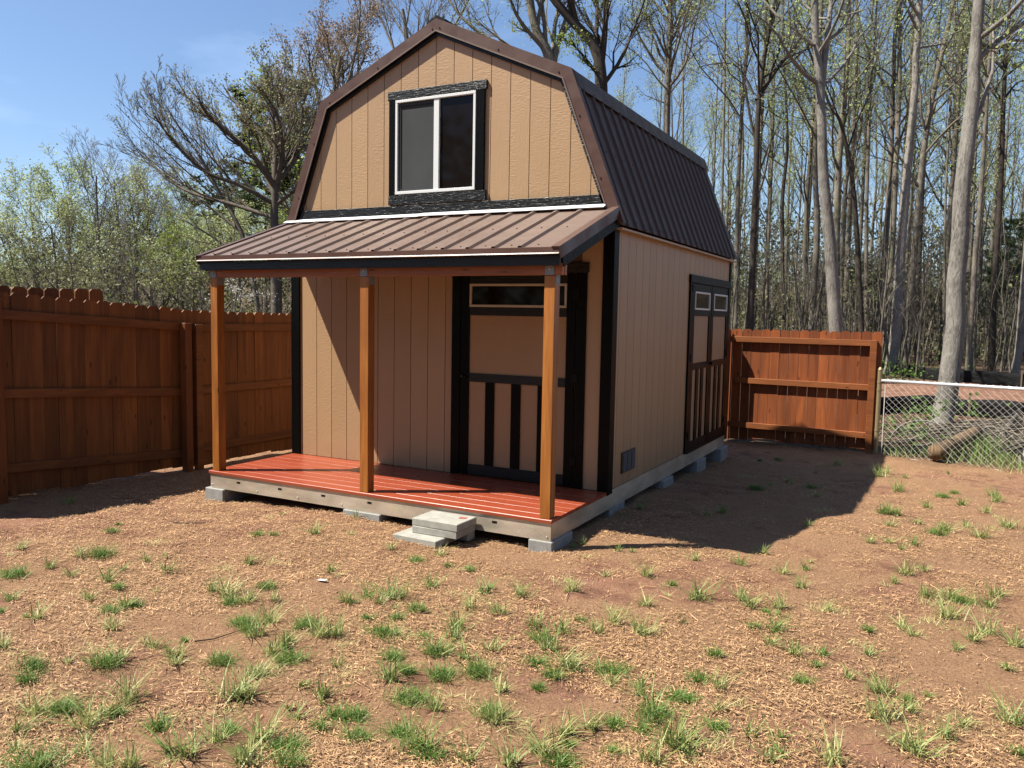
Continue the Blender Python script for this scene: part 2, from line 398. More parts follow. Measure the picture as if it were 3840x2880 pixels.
# ------------------------------------------------------------------ the shed
W, L, H = 3.66, 4.41, 2.33
XK, ZK, ZP = .44, 3.69, 4.307
shed = thing('barn_shed', 'tan barn style garden shed with brown metal gambrel roof, black trim and a front porch', 'shed', (W/2, 1.6, -.17))
def roofline(x):                      # height of the gambrel over x
    x = min(x, W-x)
    return 2.345+(x+.085)/(XK+.085)*(ZK-2.345) if x < XK else ZK+(x-XK)/(W/2-XK)*(ZP-ZK)
def group_part(name, loc, parent):
    o = bpy.data.objects.new(name, None); col.objects.link(o); o.parent = parent; o.location = Vector(loc)-wloc(parent); o.empty_display_size = .05; return o

fw = box('front_wall', M['groove'], shed, (.01, W-.01, .009, .05, 0, 2.55))
def siding_x(parent, x0, x1, z0, z1, y0=0., y1=.008, top=None):
    m = MB()
    if top:
        xs = [x0]+[k for k in (XK, W/2, W-XK) if x0 < k < x1]+[x1]
        pts = [(x0, z0), (x1, z0)]+[(x, top(x)) for x in xs[::-1]]
        m.prism(pts, lambda p, t: (p[0], t, p[1]), y0, y1)
    else: m.box(x0, x1, y0, y1, z0, z1)
    return m.build('siding_board', M['siding'], parent)
edges = [.03]+[-.087+.2032*i for i in range(1, 19)]+[W-.02]
for a, b in zip(edges[:-1], edges[1:]):
    if 2.13 < (a+b)/2 < 3.34: continue
    siding_x(fw, a+.0035, b-.0035, 0.002, 2.53)
# gable
gbm = MB(); gpts = [(.02, 2.5), (W-.02, 2.5)]+[(x, roofline(x)-.03) for x in (W-.02, W-XK, W/2, XK, .02)]
gbm.prism(gpts, lambda p, t: (p[0], t, p[1]), .009, .05)
gw = gbm.build('gable_wall', M['groove'], shed)
edges = [.02]+[-.022+.2032*i for i in range(1, 18)]+[W-.02]
for a, b in zip(edges[:-1], edges[1:]):
    a += .0035; b -= .0035
    if b > 1.36 and a < 2.28:
        siding_x(gw, a, b, 2.56, 2.70); siding_x(gw, a, b, 3.65, 0, top=lambda x: roofline(x)-.03)
        if a < 1.33: siding_x(gw, a, 1.33, 2.70, 3.65)
        if b > 2.30: siding_x(gw, 2.30, b, 2.70, 3.65)
    else: siding_x(gw, a, b, 2.56, 0, top=lambda x: roofline(x)-.03)
# side walls
sw = box('side_wall', M['groove'], shed, (W-.05, W-.009, .06, L-.01, 0, H))
y = .03; k = 0
ys = [.03]+[.2032*i-.01 for i in range(1, 22) if .2032*i-.01 < L-.05]+[L-.02]
for a, b in zip(ys[:-1], ys[1:]):
    if 2.5 < (a+b)/2 < 4.2:
        MB().box(W-.008, W, a+.003, b-.003, 1.98, H).build('siding_board', M['siding'], sw); continue
    MB().box(W-.008, W, a+.003, b-.003, .002, H).build('siding_board', M['siding'], sw)
box('far_side_wall', M['siding'], shed, (0, .04, .06, L-.01, 0, H))
bm_ = MB(); bm_.prism([(.0, 0), (W, 0)]+[(x, roofline(x)-.03) for x in (W, W-XK, W/2, XK, 0)], lambda p, t: (p[0], t, p[1]), L-.05, L-.005)
bm_.build('rear_wall', M['siding'], shed)
# corner boards
for b_ in ((-.002, .095, -.02, 0, 0.002, 2.44), (3.575, W+.019, -.02, 0, -.03, 2.44)): box('corner_board', M['black_z'], shed, b_, .002)
for b_ in ((W, W+.018, .001, .10, -.03, H-.01), (W, W+.018, L-.07, L, -.02, H-.01)): box('corner_board', M['black_z'], shed, b_, .002)
box('corner_board', M['black_z'], shed, (-.018, -.003, -.02, .09, 0.002, H))
# gable band and flashing
box('band_board', M['black_x'], shed, (.06, 3.585, -.026, -.001, 2.515, 2.612), .002)
fl = MB().prism([(-.004, 2.522), (-.03, 2.524), (-.10, 2.493), (-.10, 2.487), (-.03, 2.517), (-.004, 2.512)], lambda p, t: (t, p[0], p[1]), -.05, 1.72)
fl.build('wall_flashing', M['flash'], shed)
MB().prism([(-.006, 2.526), (-.03, 2.528), (-.102, 2.497), (-.102, 2.491), (-.03, 2.520), (-.006, 2.515)], lambda p, t: (t, p[0], p[1]), 1.68, 3.60).build('wall_flashing', M['flash'], shed)

# --- gable window
win = box('gable_window', M['white'], shed, (1.355, 2.27, .004, .03, 2.72, 3.63)); win['label'] = 'white sliding window with a screen over its left half'
for n_, b_ in (('head_trim', (1.262, 2.382, -.03, -.001, 3.636, 3.718)), ('sill_trim', (1.272, 2.386, -.03, -.001, 2.622, 2.712))): box(n_, M['black_x'], win, b_, .002)
for b_ in ((1.276, 1.352, -.028, -.001, 2.713, 3.635), (2.274, 2.362, -.028, -.001, 2.713, 3.635)): box('side_trim', M['black_z'], win, b_, .002)
fz0, fz1, fx0, fx1 = 2.722, 3.630, 1.356, 2.270
for b_ in ((fx0, fx1, -.034, .003, fz1-.026, fz1), (fx0, fx1, -.034, .003, fz0, fz0+.028), (fx0, fx0+.026, -.033, .003, fz0+.028, fz1-.026), (fx1-.026, fx1, -.033, .003, fz0+.028, fz1-.026), (1.803, 1.862, -.026, .003, fz0+.028, fz1-.026)):
    box('window_frame', M['white'], win, b_, .002)
for b_ in ((fx0+.027, 1.802, -.016, .002, fz0+.029, fz0+.05), (fx0+.027, 1.802, -.016, .002, fz1-.06, fz1-.028), (fx0+.027, fx0+.055, -.016, .002, fz0+.05, fz1-.06)):
    box('sash_frame', Mat('grey_sash', (.32, .33, .34), .5).m if False else M['screen'], win, b_)
box('insect_screen', M['screen'], win, (fx0+.056, 1.801, -.008, -.004, fz0+.051, fz1-.061))
pn = box('pane', M['pane'], win, (1.863, fx1-.027, -.004, .001, fz0+.029, fz1-.028))

# --- front door
fd = thing_part = group_part('front_door', (2.73, 0, 0), shed)
for b_ in ((2.032, 2.125, -.024, -.001, .002, 1.94), (3.335, 3.428, -.024, -.001, .002, 1.94)): box('door_trim', M['black_z'], fd, b_, .002)
box('door_trim', M['black_x'], fd, (2.018, 3.442, -.03, -.001, 1.941, 2.028), .002)
box('door_panel', M['panel'], fd, (2.135, 3.325, -.006, .008, .01, 1.935))
st = lambda b_, n_='door_stile', mt='black_z': box(n_, M[mt], fd, b_, .0015)
st((2.135, 2.228, -.022, -.007, .012, 1.934)); st((3.240, 3.325, -.022, -.007, .012, 1.934))
for z0, z1 in ((.012, .112), (.912, .992), (1.545, 1.625), (1.845, 1.934)): st((2.229, 3.239, -.021, -.007, z0, z1), 'door_rail', 'black_x')
for x0, x1 in ((2.412, 2.508), (2.69, 2.787), (2.965, 3.062)): st((x0, x1, -.021, -.007, .113, .911))
box('door_glass', M['pane'], fd, (2.245, 3.223, -.012, -.006, 1.64, 1.83))
for b_ in ((2.230, 3.238, -.03, -.007, 1.626, 1.648), (2.230, 3.238, -.03, -.007, 1.822, 1.844), (2.230, 2.25, -.029, -.007, 1.648, 1.822), (3.218, 3.238, -.029, -.007, 1.648, 1.822)):
    box('glass_frame', M['tan_frame'], fd, b_, .002)
h_ = MB(); h_.tube([(2.17, -.022, .96), (2.17, -.05, .96)], .016, 10); h_.tube([(2.17, -.05, .96), (2.235, -.055, .955)], [.012, .009], 8); h_.build('door_handle', M['black_metal'], fd); h2 = MB(); h2.tube([(2.17, -.05, .96), (2.17, -.053, .96)], .009, 8); h2.build('lock', M['rail_metal'], fd)
for z in (.25, 1.0, 1.75): box('hinge', M['black_metal'], fd, (3.30, 3.36, -.032, -.0245, z-.04, z+.04))

# --- side double door
sd = group_part('side_door', (W, 3.37, 0), shed)
def sb(n_, mt, y0, y1, z0, z1, d0=0, d1=.02, bev=.0015): return box(n_, M[mt], sd, (W+d0, W+d1, y0, y1, z0, z1), bev)
sb('door_trim', 'black_z', 2.425, 2.51, -.01, 1.962, 0, .022); sb('door_trim', 'black_z', 4.285, 4.333, -.01, 1.962, 0, .022)
sb('door_trim', 'black_y', 2.41, 4.333, 1.963, 2.052, 0, .028); sb('door_trim', 'black_y', 2.511, 4.284, -.02, .015, 0, .022)
for i, (a, b) in enumerate(((2.52, 3.385), (3.40, 4.275))):
    lf = box('door_leaf', M['panel'], sd, (W-.004, W+.006, a, b, .018, 1.955))
    q = lambda n_, mt, y0, y1, z0, z1, d1=.02: box(n_, M[mt], lf, (W+.006, W+d1, y0, y1, z0, z1), .0015)
    s0, s1 = a+.105, b-.085
    q('door_stile', 'black_z', a, s0, .018, 1.955); q('door_stile', 'black_z', s1, b, .018, 1.955)
    for z0, z1 in ((.018, .112), (.955, 1.03), (1.585, 1.655), (1.868, 1.955)): q('door_rail', 'black_y', s0+.001, s1-.001, z0, z1, .0195)
    wdt = (s1-s0)
    for k_ in (1, 2):
        c_ = s0+wdt*k_/3; q('door_slat', 'black_z', c_-.055, c_+.055, .113, .954, .0195)
    q('door_glass', 'pane', s0+.02, s1-.02, 1.675, 1.85, .012)
    for y0, y1, z0, z1 in ((s0, s1, 1.656, 1.677), (s0, s1, 1.846, 1.867), (s0, s0+.02, 1.677, 1.846), (s1-.02, s1, 1.677, 1.846)): q('glass_frame', 'white', y0, y1, z0, z1, .027)
hm = MB(); hm.tube([(W+.02, 3.43, 1.0), (W+.05, 3.43, 1.0)], .017, 10); hm.tube([(W+.05, 3.43, 1.0), (W+.052, 3.36, .99)], [.011, .009], 8); hm.build('door_handle', M['black_metal'], sd)
for z in (.2, 1.1, 1.9):
    box('hinge', M['black_metal'], sd, (W+.0225, W+.03, 2.49, 2.56, z-.04, z+.04)); box('hinge', M['black_metal'], sd, (W+.0225, W+.03, 4.24, 4.30, z-.04, z+.04))

# --- vent
vt = box('floor_vent', M['vent'], shed, (W+.001, W+.012, .345, .715, .105, .305), .002)
for c_ in range(3):
    for r_ in range(11):
        yy = .365+c_*.117; zz = .12+r_*.0158
        m_ = MB(); m_.slab([(W+.013, yy, zz+.009), (W+.013, yy+.1, zz+.009), (W+.020, yy+.1, zz), (W+.020, yy, zz)], (.5, 0, .8), .002)
        m_.build('louvre', M['vent'], vt)

# --- base frame
rim = MB(); rim.box(.01, W+.003, -1.168, -1.160, -.168, -.03); rim.build('rim_joist', M['galv'], shed)
rims = MB(); rims.box(W-.004, W+.004, -1.16, -.02, -.168, -.03); rims.build('rim_joist', M['galv'], shed)
rims = MB(); rims.box(W-.004, W+.004, -.02, 2.18, -.168, -.003); rims.build('rim_joist', M['galv'], shed)
rims = MB(); rims.box(W-.004, W+.006, 2.18, L, -.168, -.003); rims.build('rim_joist', M['galv'], shed)
box('rim_joist', M['galv'], shed, (.0, .008, -1.16, L, -.168, -.03))
box('rim_joist', M['galv'], shed, (0.01, W, L-.01, L, -.168, -.003))
box('floor', M['hole'], shed, (.02, W-.01, .06, L-.02, -.03, -.004))
for x in (.38, .905, 1.42, 1.935, 3.17):
    box('joist_slot', M['hole'], shed, (x-.022, x+.022, -1.1695, -1.167, -.092, -.074))
sm = MB()
for x in (.03, .62, 1.12, 1.63, 2.75, 3.63):
    for z in (-.135,): sm.tube([(x, -1.168, z), (x, -1.174, z)], .006, 6)
sm.build('rim_screws', M['wire'], shed, kind='stuff')
for x in np.arange(.4, 3.6, .4): box('floor_joist', M['galv'], shed, (x, x+.04, -1.15, 0, -.165, -.031))

# --- deck boards
nb = 8; d0, d1 = -1.182, .0; bw = (d1-d0)/nb
for i in range(nb):
    a = d0+i*bw+.0028; b = d0+(i+1)*bw-.0028; r = (.0022, .0055, .003, .0048)[i % 4] if i else .009; zt = -.001*(i % 2)
    pts = [(a, -.028), (b, -.028)]
    pts += [(b-r+r*math.cos(t), zt-r+r*math.sin(t)) for t in [R(q) for q in (0, 25, 50, 75, 90)]]
    pts += [(a+r-r*math.cos(t), zt-r+r*math.sin(t)) for t in [R(q) for q in (90, 72, 60, 54, 48, 42, 36, 26, 0)]]
    MB().prism(pts, lambda p, t: (t, p[0], p[1]), -.006+.004*random.random(), W+.010-.005*random.random()).build('deck_board', M['deck'], shed)

# --- posts, beam, brackets
for x in (.03, 1.822, 3.56):
    p_ = box('porch_post', M['post'], shed, (x, x+.089, -1.162, -1.073, .001, 1.855), .003)
    br = MB()
    br.box(x+.006, x+.083, -1.168, -1.163, 1.858, 1.915)
    br.prism([(x+.010, 1.915), (x+.079, 1.915), (x+.06, 1.942), (x+.03, 1.942)], lambda p, t: (p[0], t, p[1]), -1.168, -1.163)
    br.build('post_bracket', M['bracket'], shed)
    br = MB(); br.box(x+.0895, x+.0925, -1.155, -1.08, 1.79, 1.86); br.build('post_bracket', M['bracket'], shed)
    rv = MB(); rv.tube([(x+.0445, -1.168, 1.9), (x+.0445, -1.174, 1.9)], .006, 6); rv.build('bolt', M['wire'], shed)
box('porch_beam', M['beam'], shed, (.012, 3.705, -1.161, -1.123, 1.860, 1.947), .002)
box('porch_beam', M['beam'], shed, (.012, 3.705, -1.112, -1.074, 1.860, 1.947), .002)

# --- porch roof
def pr(x, s, h): return (x, -.03-1.205*s-.3396*h, 2.487-.435*s+.9406*h)
PX0, PX1 = -.045, 3.71
def ribs_profile(a0, a1, ribs, base=.052, top=.02, hgt=.02, th=.001):
    up = [(a0, 0)]
    for r_ in sorted(ribs):
        if r_-base/2 <= a0 or r_+base/2 >= a1: continue
        up += [(r_-base/2, 0), (r_-top/2, hgt), (r_+top/2, hgt), (r_+base/2, 0)]
    up.append((a1, 0))
    return up+[(a, h-th) for a, h in up[::-1]]
prb = [3.385-.2286*i for i in range(16)]
proof = group_part('porch_roof', (W/2, -.6, 2.2), shed)
cuts = [PX0+.01]+[3.385-.2286*i+.1143 for i in (15, 12, 8, 4)]+[PX1-.03]
for a, b in zip(cuts[:-1], cuts[1:]):
    MB().prism(ribs_profile(a, b+.003, prb), lambda p, s: pr(p[0], s, p[1]+.002), 0.0, 1.0).build('roof_panel', M['sunlit_metal'], proof)
MB().prism([(PX0+.02, -.014), (PX1-.05, -.014), (PX1-.05, -.002), (PX0+.02, -.002)], lambda p, s: pr(p[0], s, p[1]), 0.01, .97).build('sheathing', M['raft'], proof)
for x in (.05, .75, 1.45, 2.15, 2.85, 3.6): MB().prism([(x, -.09), (x+.038, -.09), (x+.038, -.015), (x, -.015)], lambda p, s: pr(p[0], s, p[1]), .03, .95).build('rafter', M['raft'], proof)
sm = MB()
for s in (.06, .5, .93):
    for r_ in prb:
        x = r_+.1143*(1 if s != .06 else .0)
        if x > PX1-.05: continue
        h0 = .0225 if s == .06 else .003
        sm.tube([pr(x, s, h0), pr(x, s, h0+.006)], [.007, .005], 6)
sm.build('roof_screws', M['roof_trim'], proof, kind='stuff')
for x0, x1 in ((PX1-.055, PX1+.004), (PX0-.004, PX0+.045)):
    MB().prism([(x0, .004), (x1, .004), (x1, .016), (x0, .016)], lambda p, s: pr(p[0], s, p[1]), -.01, 1.012).build('rake_trim', M['roof_trim'], proof)
for x0, x1 in ((PX1+.004, PX1+.012), (PX0-.012, PX0-.004)):
    MB().prism([(x0, -.075), (x1, -.075), (x1, .016), (x0, .016)], lambda p, s: pr(p[0], s, p[1]), -.012, 1.015).build('rake_trim', M['roof_trim'], proof)
for x0, x1 in ((PX1-.018, PX1+.002), (PX0, PX0+.018)):
    MB().prism([(x0, -.155), (x1, -.155), (x1, -.02), (x0, -.02)], lambda p, s: pr(p[0], s, p[1]), 0.0, .972).build('rake_board', M['black_y'], proof)
box('fascia_board', M['black_x'], proof, (PX0+.004, PX1-.002, -1.222, -1.196, 1.924, 2.004), .002)
MB().prism([(-1.236, 2.061), (-1.244, 2.058), (-1.244, 2.018), (-1.254, 2.009), (-1.2535, 2.007), (-1.238, 2.012), (-1.238, 2.054)], lambda p, t: (t, p[0], p[1]), PX0-.006, PX1+.006).build('drip_edge', M['roof_trim'], proof)
MB().prism([(-1.2445, 2.0185), (-1.2553, 2.0085), (-1.2545, 2.0078), (-1.2437, 2.0178)], lambda p, t: (t, p[0], p[1]), PX0-.004, PX1+.002).build('drip_lip', M['lip'], proof)

# --- main gambrel roof
def mkplane(p0, p1):
    dx, dz = p1[0]-p0[0], p1[1]-p0[1]; ln = math.hypot(dx, dz); nx_, nz_ = -dz/ln, dx/ln
    if nz_ < 0: nx_, nz_ = -nx_, -nz_
    return lambda y, s, h: (p0[0]+dx*s+nx_*h, y, p0[1]+dz*s+nz_*h)
RY0, RY1 = -.045, L+.05
mr = group_part('main_roof', (W/2, L/2, 3.0), shed)
mrb = [.10+.2286*i for i in range(20)]
for sgn in (1, -1):
    fx = (lambda x: x) if sgn == 1 else (lambda x: W-x)
    for kind, p0, p1 in (('lower', (fx(W-XK), ZK), (fx(3.742), 2.345)), ('upper', (fx(W/2), ZP), (fx(W-XK), ZK))):
        P = mkplane(p0, p1)
        cuts = [RY0+.012]+[.10+.2286*i-.1143+.03 for i in (4, 8, 12, 16)]+[RY1-.01]
        for a, b in zip(cuts[:-1], cuts[1:]):
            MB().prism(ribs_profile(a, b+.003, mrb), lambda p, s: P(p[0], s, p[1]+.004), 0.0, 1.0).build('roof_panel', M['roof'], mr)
        MB().prism([(RY0+.03, -.03), (RY1-.03, -.03), (RY1-.03, .002), (RY0+.03, .002)], lambda p, s: P(p[0], s, p[1]), 0.01, .985).build('sheathing', M['raft'], mr)
        if kind == 'lower':
            MB().prism([(RY0-.002, .025), (RY1, .025), (RY1, .028), (RY0-.002, .028)], lambda p, s: P(p[0], s, p[1]), -.003, .115).build('knuckle_flashing', M['roof'], mr)
            sm = MB()
            for s in (.105, .5, .97):
                for r_ in mrb:
                    yy = r_+(.0 if s != .5 else .1143); h0 = .0285 if s == .105 else (.0245 if s == .97 else .005)
                    if yy < RY1-.03: sm.tube([P(yy, s, h0), P(yy, s, h0+.006)], [.007, .005], 6)
            sm.build('roof_screws', M['roof_trim'], mr, kind='stuff')
            xa, xb = sorted((fx(W+.001), fx(3.735)))
            box('eave_board', M['siding'], mr, (xa, xb, .0, L, H-.022, H-.004))
        else:
            MB().prism([(RY0-.001, .025), (RY1, .025), (RY1, .028), (RY0-.001, .028)], lambda p, s: P(p[0], s, p[1]), .0, .09).build('ridge_cap', M['roof'], mr)
            MB().prism([(RY0-.001, .025), (RY1, .025), (RY1, .028), (RY0-.001, .028)], lambda p, s: P(p[0], s, p[1]), .93, 1.0).build('knuckle_flashing', M['roof'], mr)
def outline(ds, top=0.0):              # gambrel outline moved inwards by ds
    def off(p, q, d):
        dx, dz = q[0]-p[0], q[1]-p[1]; l_ = math.hypot(dx, dz); n_ = (dz/l_, -dx/l_)
        return (p[0]+n_[0]*d, p[1]+n_[1]*d), (q[0]+n_[0]*d, q[1]+n_[1]*d)
    base = [(-.082, 2.345), (XK, ZK), (W/2, ZP)]
    s1 = off(base[0], base[1], ds); s2 = off(base[1], base[2], ds)
    def inter(a, b, c, d):
        x1, y1, x2, y2, x3, y3, x4, y4 = *a, *b, *c, *d
        den = (x1-x2)*(y3-y4)-(y1-y2)*(x3-x4); t = ((x1-x3)*(y3-y4)-(y1-y3)*(x3-x4))/den
        return (x1+t*(x2-x1), y1+t*(y2-y1))
    k = inter(s1[0], s1[1], s2[0], s2[1]); pk = inter(s2[0], s2[1], (W/2, 0), (W/2, 5)); lo = inter(s1[0], s1[1], (0, 2.36), (1, 2.36))
    return [lo, k, pk]
O0, O1, O2, O3 = outline(-.028), outline(.070), outline(.082), outline(.110)
mir = lambda p: (W-p[0], p[1])
for k_ in (0, 1):
    for f_ in (lambda p: p, mir):
        q = [O0[k_], O0[k_+1], O1[k_+1], O1[k_]]
        MB().prism([f_(p) for p in q], lambda p, t: (p[0], t, p[1]), RY0-.004, RY0+.004).build('gable_flashing', M['roof_trim'], mr)
        q = [O1[k_], O1[k_+1], O2[k_+1], O2[k_]]
        MB().prism([f_(p) for p in q], lambda p, t: (p[0], t, p[1]), RY0-.011, RY0+.001).build('flashing_lip', M['sunlit_metal'], mr)  # lip in the paler metal to imitate a bright line of sun
        q = [O1[k_], O1[k_+1], O3[k_+1], O3[k_]]
        MB().prism([f_(p) for p in q], lambda p, t: (p[0], t, p[1]), -.026, -.001).build('gable_board', M['black_x'], mr)
        a, b = O0[k_], O0[k_+1]; a = f_(a); b = f_(b); c_ = f_(outline(-.023)[k_]); d_2 = f_(outline(-.023)[k_+1])
        MB().prism([a, b, d_2, c_], lambda p, t: (p[0], t, p[1]), RY0+.004, RY0+.06).build('gable_flashing', M['roof_trim'], mr)
sm = MB()
for f_ in (lambda p: p, mir):
    for k_, ts in ((0, (.3, .72)), (1, (.05, .5, .97))):
        for t in ts:
            a = [O0[k_][i]+(O0[k_+1][i]-O0[k_][i])*t for i in (0, 1)]; b = [O1[k_][i]+(O1[k_+1][i]-O1[k_][i])*t for i in (0, 1)]
            p = f_(((a[0]*.3+b[0]*.7), (a[1]*.3+b[1]*.7))); sm.tube([(p[0], RY0-.004, p[1]), (p[0], RY0-.012, p[1])], [.008, .006], 6)
sm.build('flashing_screws', M['roof'], mr, kind='stuff')
pc = MB(); pc.prism([(W/2-.10, ZP-.018), (W/2, ZP+.035), (W/2+.10, ZP-.018), (W/2+.09, ZP+.018), (W/2, ZP+.062), (W/2-.09, ZP+.018)], lambda p, t: (p[0], t, p[1]), RY0+.01, RY0+.30); pc.build('ridge_end_cap', M['black_metal'], mr)

# ------------------------------------------------------------------ blocks and pavers
def slab_thing(name, label, cat, b_, mat, group=None, bev=.006, cores=False):
    o = box(name, mat, None, b_, bev); o['label'] = label; o['category'] = cat
    if group: o['group'] = group
    return o
BG = 'concrete blocks holding up the shed'
bl = [((-.04, .20, -1.195, -.80, -.40, -.17), 'grey concrete block under the porch corner nearest the long fence'),
      ((1.66, 2.06, -1.19, -.99, -.40, -.17), 'grey concrete block under the middle of the porch front edge'),
      ((3.48, 3.682, -1.185, -.785, -.40, -.17), 'grey concrete block under the porch corner nearest the viewer'),
      ((3.46, 3.665, .08, .475, -.40, -.17), 'low grey concrete block under the shed side below the floor vent'),
      ((3.30, 3.70, 1.57, 1.93, -.42, -.17), 'grey concrete block under the shed side between the vent and the double door'),
      ((3.30, 3.70, 2.93, 3.33, -.48, -.17), 'tall grey concrete block under the double door of the shed'),
      ((3.30, 3.72, 4.03, 4.42, -.48, -.17), 'tall grey concrete block under the rear corner of the shed by the short fence')]
for b_, lb in bl: slab_thing('concrete_block', lb, 'block', b_, M['block'], BG)
PG = 'concrete pavers stacked as a porch step'
gy_ = -.225
def paver(x0, x1, y0, y1, z0, z1, rot, label):
    o = box('concrete_paver', M['paver'], None, (-(x1-x0)/2, (x1-x0)/2, -(y1-y0)/2, (y1-y0)/2, 0, z1-z0), .005)
    o.location = ((x0+x1)/2, (y0+y1)/2, z0); o.rotation_euler.z = R(rot); o['label'] = label; o['category'] = 'paver'; o['group'] = PG
    return o
paver(2.50, 2.91, -1.60, -1.30, -.235, -.175, -2, 'pale concrete paver lying lowest and foremost of the porch step')
paver(2.60, 3.01, -1.485, -1.19, -.175, -.116, 1, 'grey concrete paver in the middle of the step stack against the porch')
tp = paver(2.60, 3.02, -1.485, -1.19, -.1155, -.056, 0, 'pale concrete paver with a red paint smear on top of the step stack')
pm = MB(); pm.prism([(.12, .02), (.175, .045), (.165, .085), (.10, .07)], lambda p, t: (p[0], p[1], t), .0596, .0612)
me = pm.mesh('paint_smear'); me.materials.append(Mat('red_smear', (.42, .10, .07), .6).m); link(me, 'paint_smear', None, tp)
paver(2.605, 3.005, -1.296, -1.19, -.235, -.1755, 0, 'grey concrete paver half hidden at the bottom of the step stack')

# ------------------------------------------------------------------ wooden fences
def picket_mesh(w_, h_, th=.016):
    c = .028
    pts = [(-w_/2, 0), (w_/2, 0), (w_/2, h_-c), (w_/2-c, h_), (-w_/2+c, h_), (-w_/2, h_-c)]
    return MB().prism(pts, lambda p, t: (t, p[0], p[1]), 0, th).mesh('picket')
def put_pickets(root, p0, p1, top0, top1, bot, mat, width=.14, gap=(.001, .006), th=.016, rnd=None, hz=.0):
    rnd = rnd or random.Random(5); d = Vector((p1[0]-p0[0], p1[1]-p0[1])); ln = d.length; d /= ln
    ang = math.atan2(d.y, d.x)-math.pi/2
    base = root.location; s = 0; cache = {}
    while s < ln-.05:
        t = s/ln; zt = top0+(top1-top0)*t+rnd.uniform(-.006, .006); x = p0[0]+d.x*(s+width/2); y = p0[1]+d.y*(s+width/2)
        zb = bot(x, y); hgt = round((zt-zb)/.01)*.01
        key = hgt
        if key not in cache: cache[key] = picket_mesh(width, hgt, th); cache[key].materials.append(mat)
        o = bpy.data.objects.new('picket', cache[key]); col.objects.link(o); o.parent = root
        o.location = (x-base.x, y-base.y, zt-hgt-base.z); o.rotation_euler = (0, rnd.uniform(-.003, .003), ang+rnd.uniform(-.01, .01))
        s += width+rnd.choice([gap[0], gap[0], gap[0]+.001, gap[1]])
def bar(name, mat, root, a, b, hw, hh, bev=.003):     # a rail with rectangular section from a to b
    a = Vector(a); b = Vector(b); d = (b-a).normalized(); sd_ = Vector((-d.y, d.x, 0)).normalized(); up = Vector((0, 0, 1))
    m = MB(); n_ = 0
    for p in (a, b):
        for i, j in ((-1, -1), (1, -1), (1, 1), (-1, 1)): m.v.append(tuple(p+sd_*hw*i+up*hh*j))
    m.f += [(0, 1, 2, 3), (7, 6, 5, 4)]+[(i, (i+1) % 4, 4+(i+1) % 4, 4+i) for i in range(4)]
    return m.build(name, mat, root, bev)
FA = Vector((-1.64, -3.1)); FB = Vector((-1.40, -.20)); FC = Vector((-1.40, 4.4))
lf = thing('wooden_fence', 'long brown stained picket fence in shade beside the porch, seen from its rail side', 'fence', (-1.45, 0, -.29))
bot = lambda x, y: gz(x, y)+.035
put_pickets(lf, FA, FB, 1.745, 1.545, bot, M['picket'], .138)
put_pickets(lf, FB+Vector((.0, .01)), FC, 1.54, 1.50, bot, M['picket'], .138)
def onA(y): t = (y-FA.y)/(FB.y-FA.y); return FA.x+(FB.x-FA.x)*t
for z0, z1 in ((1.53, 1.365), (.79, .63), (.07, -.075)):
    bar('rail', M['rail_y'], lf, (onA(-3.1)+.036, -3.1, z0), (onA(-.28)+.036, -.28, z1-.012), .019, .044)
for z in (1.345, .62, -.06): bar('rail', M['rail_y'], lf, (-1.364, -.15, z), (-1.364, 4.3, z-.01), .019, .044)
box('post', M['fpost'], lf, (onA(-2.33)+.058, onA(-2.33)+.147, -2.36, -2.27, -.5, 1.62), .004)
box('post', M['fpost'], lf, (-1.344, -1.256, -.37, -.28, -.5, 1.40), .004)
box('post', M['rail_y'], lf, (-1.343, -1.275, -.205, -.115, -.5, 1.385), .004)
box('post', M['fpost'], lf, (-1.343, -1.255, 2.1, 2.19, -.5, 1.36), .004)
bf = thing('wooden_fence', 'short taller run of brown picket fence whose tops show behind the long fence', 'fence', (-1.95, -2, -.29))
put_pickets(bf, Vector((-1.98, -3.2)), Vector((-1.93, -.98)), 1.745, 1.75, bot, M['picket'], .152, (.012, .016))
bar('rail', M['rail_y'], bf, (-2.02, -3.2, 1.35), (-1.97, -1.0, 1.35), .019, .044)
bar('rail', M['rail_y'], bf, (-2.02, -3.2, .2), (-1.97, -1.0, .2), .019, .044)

rf = thing('wooden_fence', 'short orange red picket fence panel between the shed and the chain link fence', 'fence', (4.5, 6.0, -.34))
RA = Vector((3.20, 6.20)); RB = Vector((5.41, 6.03))
put_pickets(rf, RA, RB, 1.405, 1.41, bot, M['picket_sun'], .138, (.0045, .0065), rnd=random.Random(11))
ry = lambda x: RA.y+(RB.y-RA.y)*(x-RA.x)/(RB.x-RA.x)
for z, xs in ((1.248, 3.3), (.610, 3.40), (-.085, 3.32)): bar('rail', M['rail_x'], rf, (xs, ry(xs)-.052, z), (5.332, ry(5.33)-.052, z), .030, .042)
box('post', M['rail_x'], rf, (5.330, 5.420, 5.93, 6.012, -.6, 1.292), .004)
put_pickets(rf, Vector((3.27, 5.88)), Vector((3.29, 6.17)), 1.40, 1.40, bot, M['picket_sun'], .138, (.003, .0075), rnd=random.Random(12))

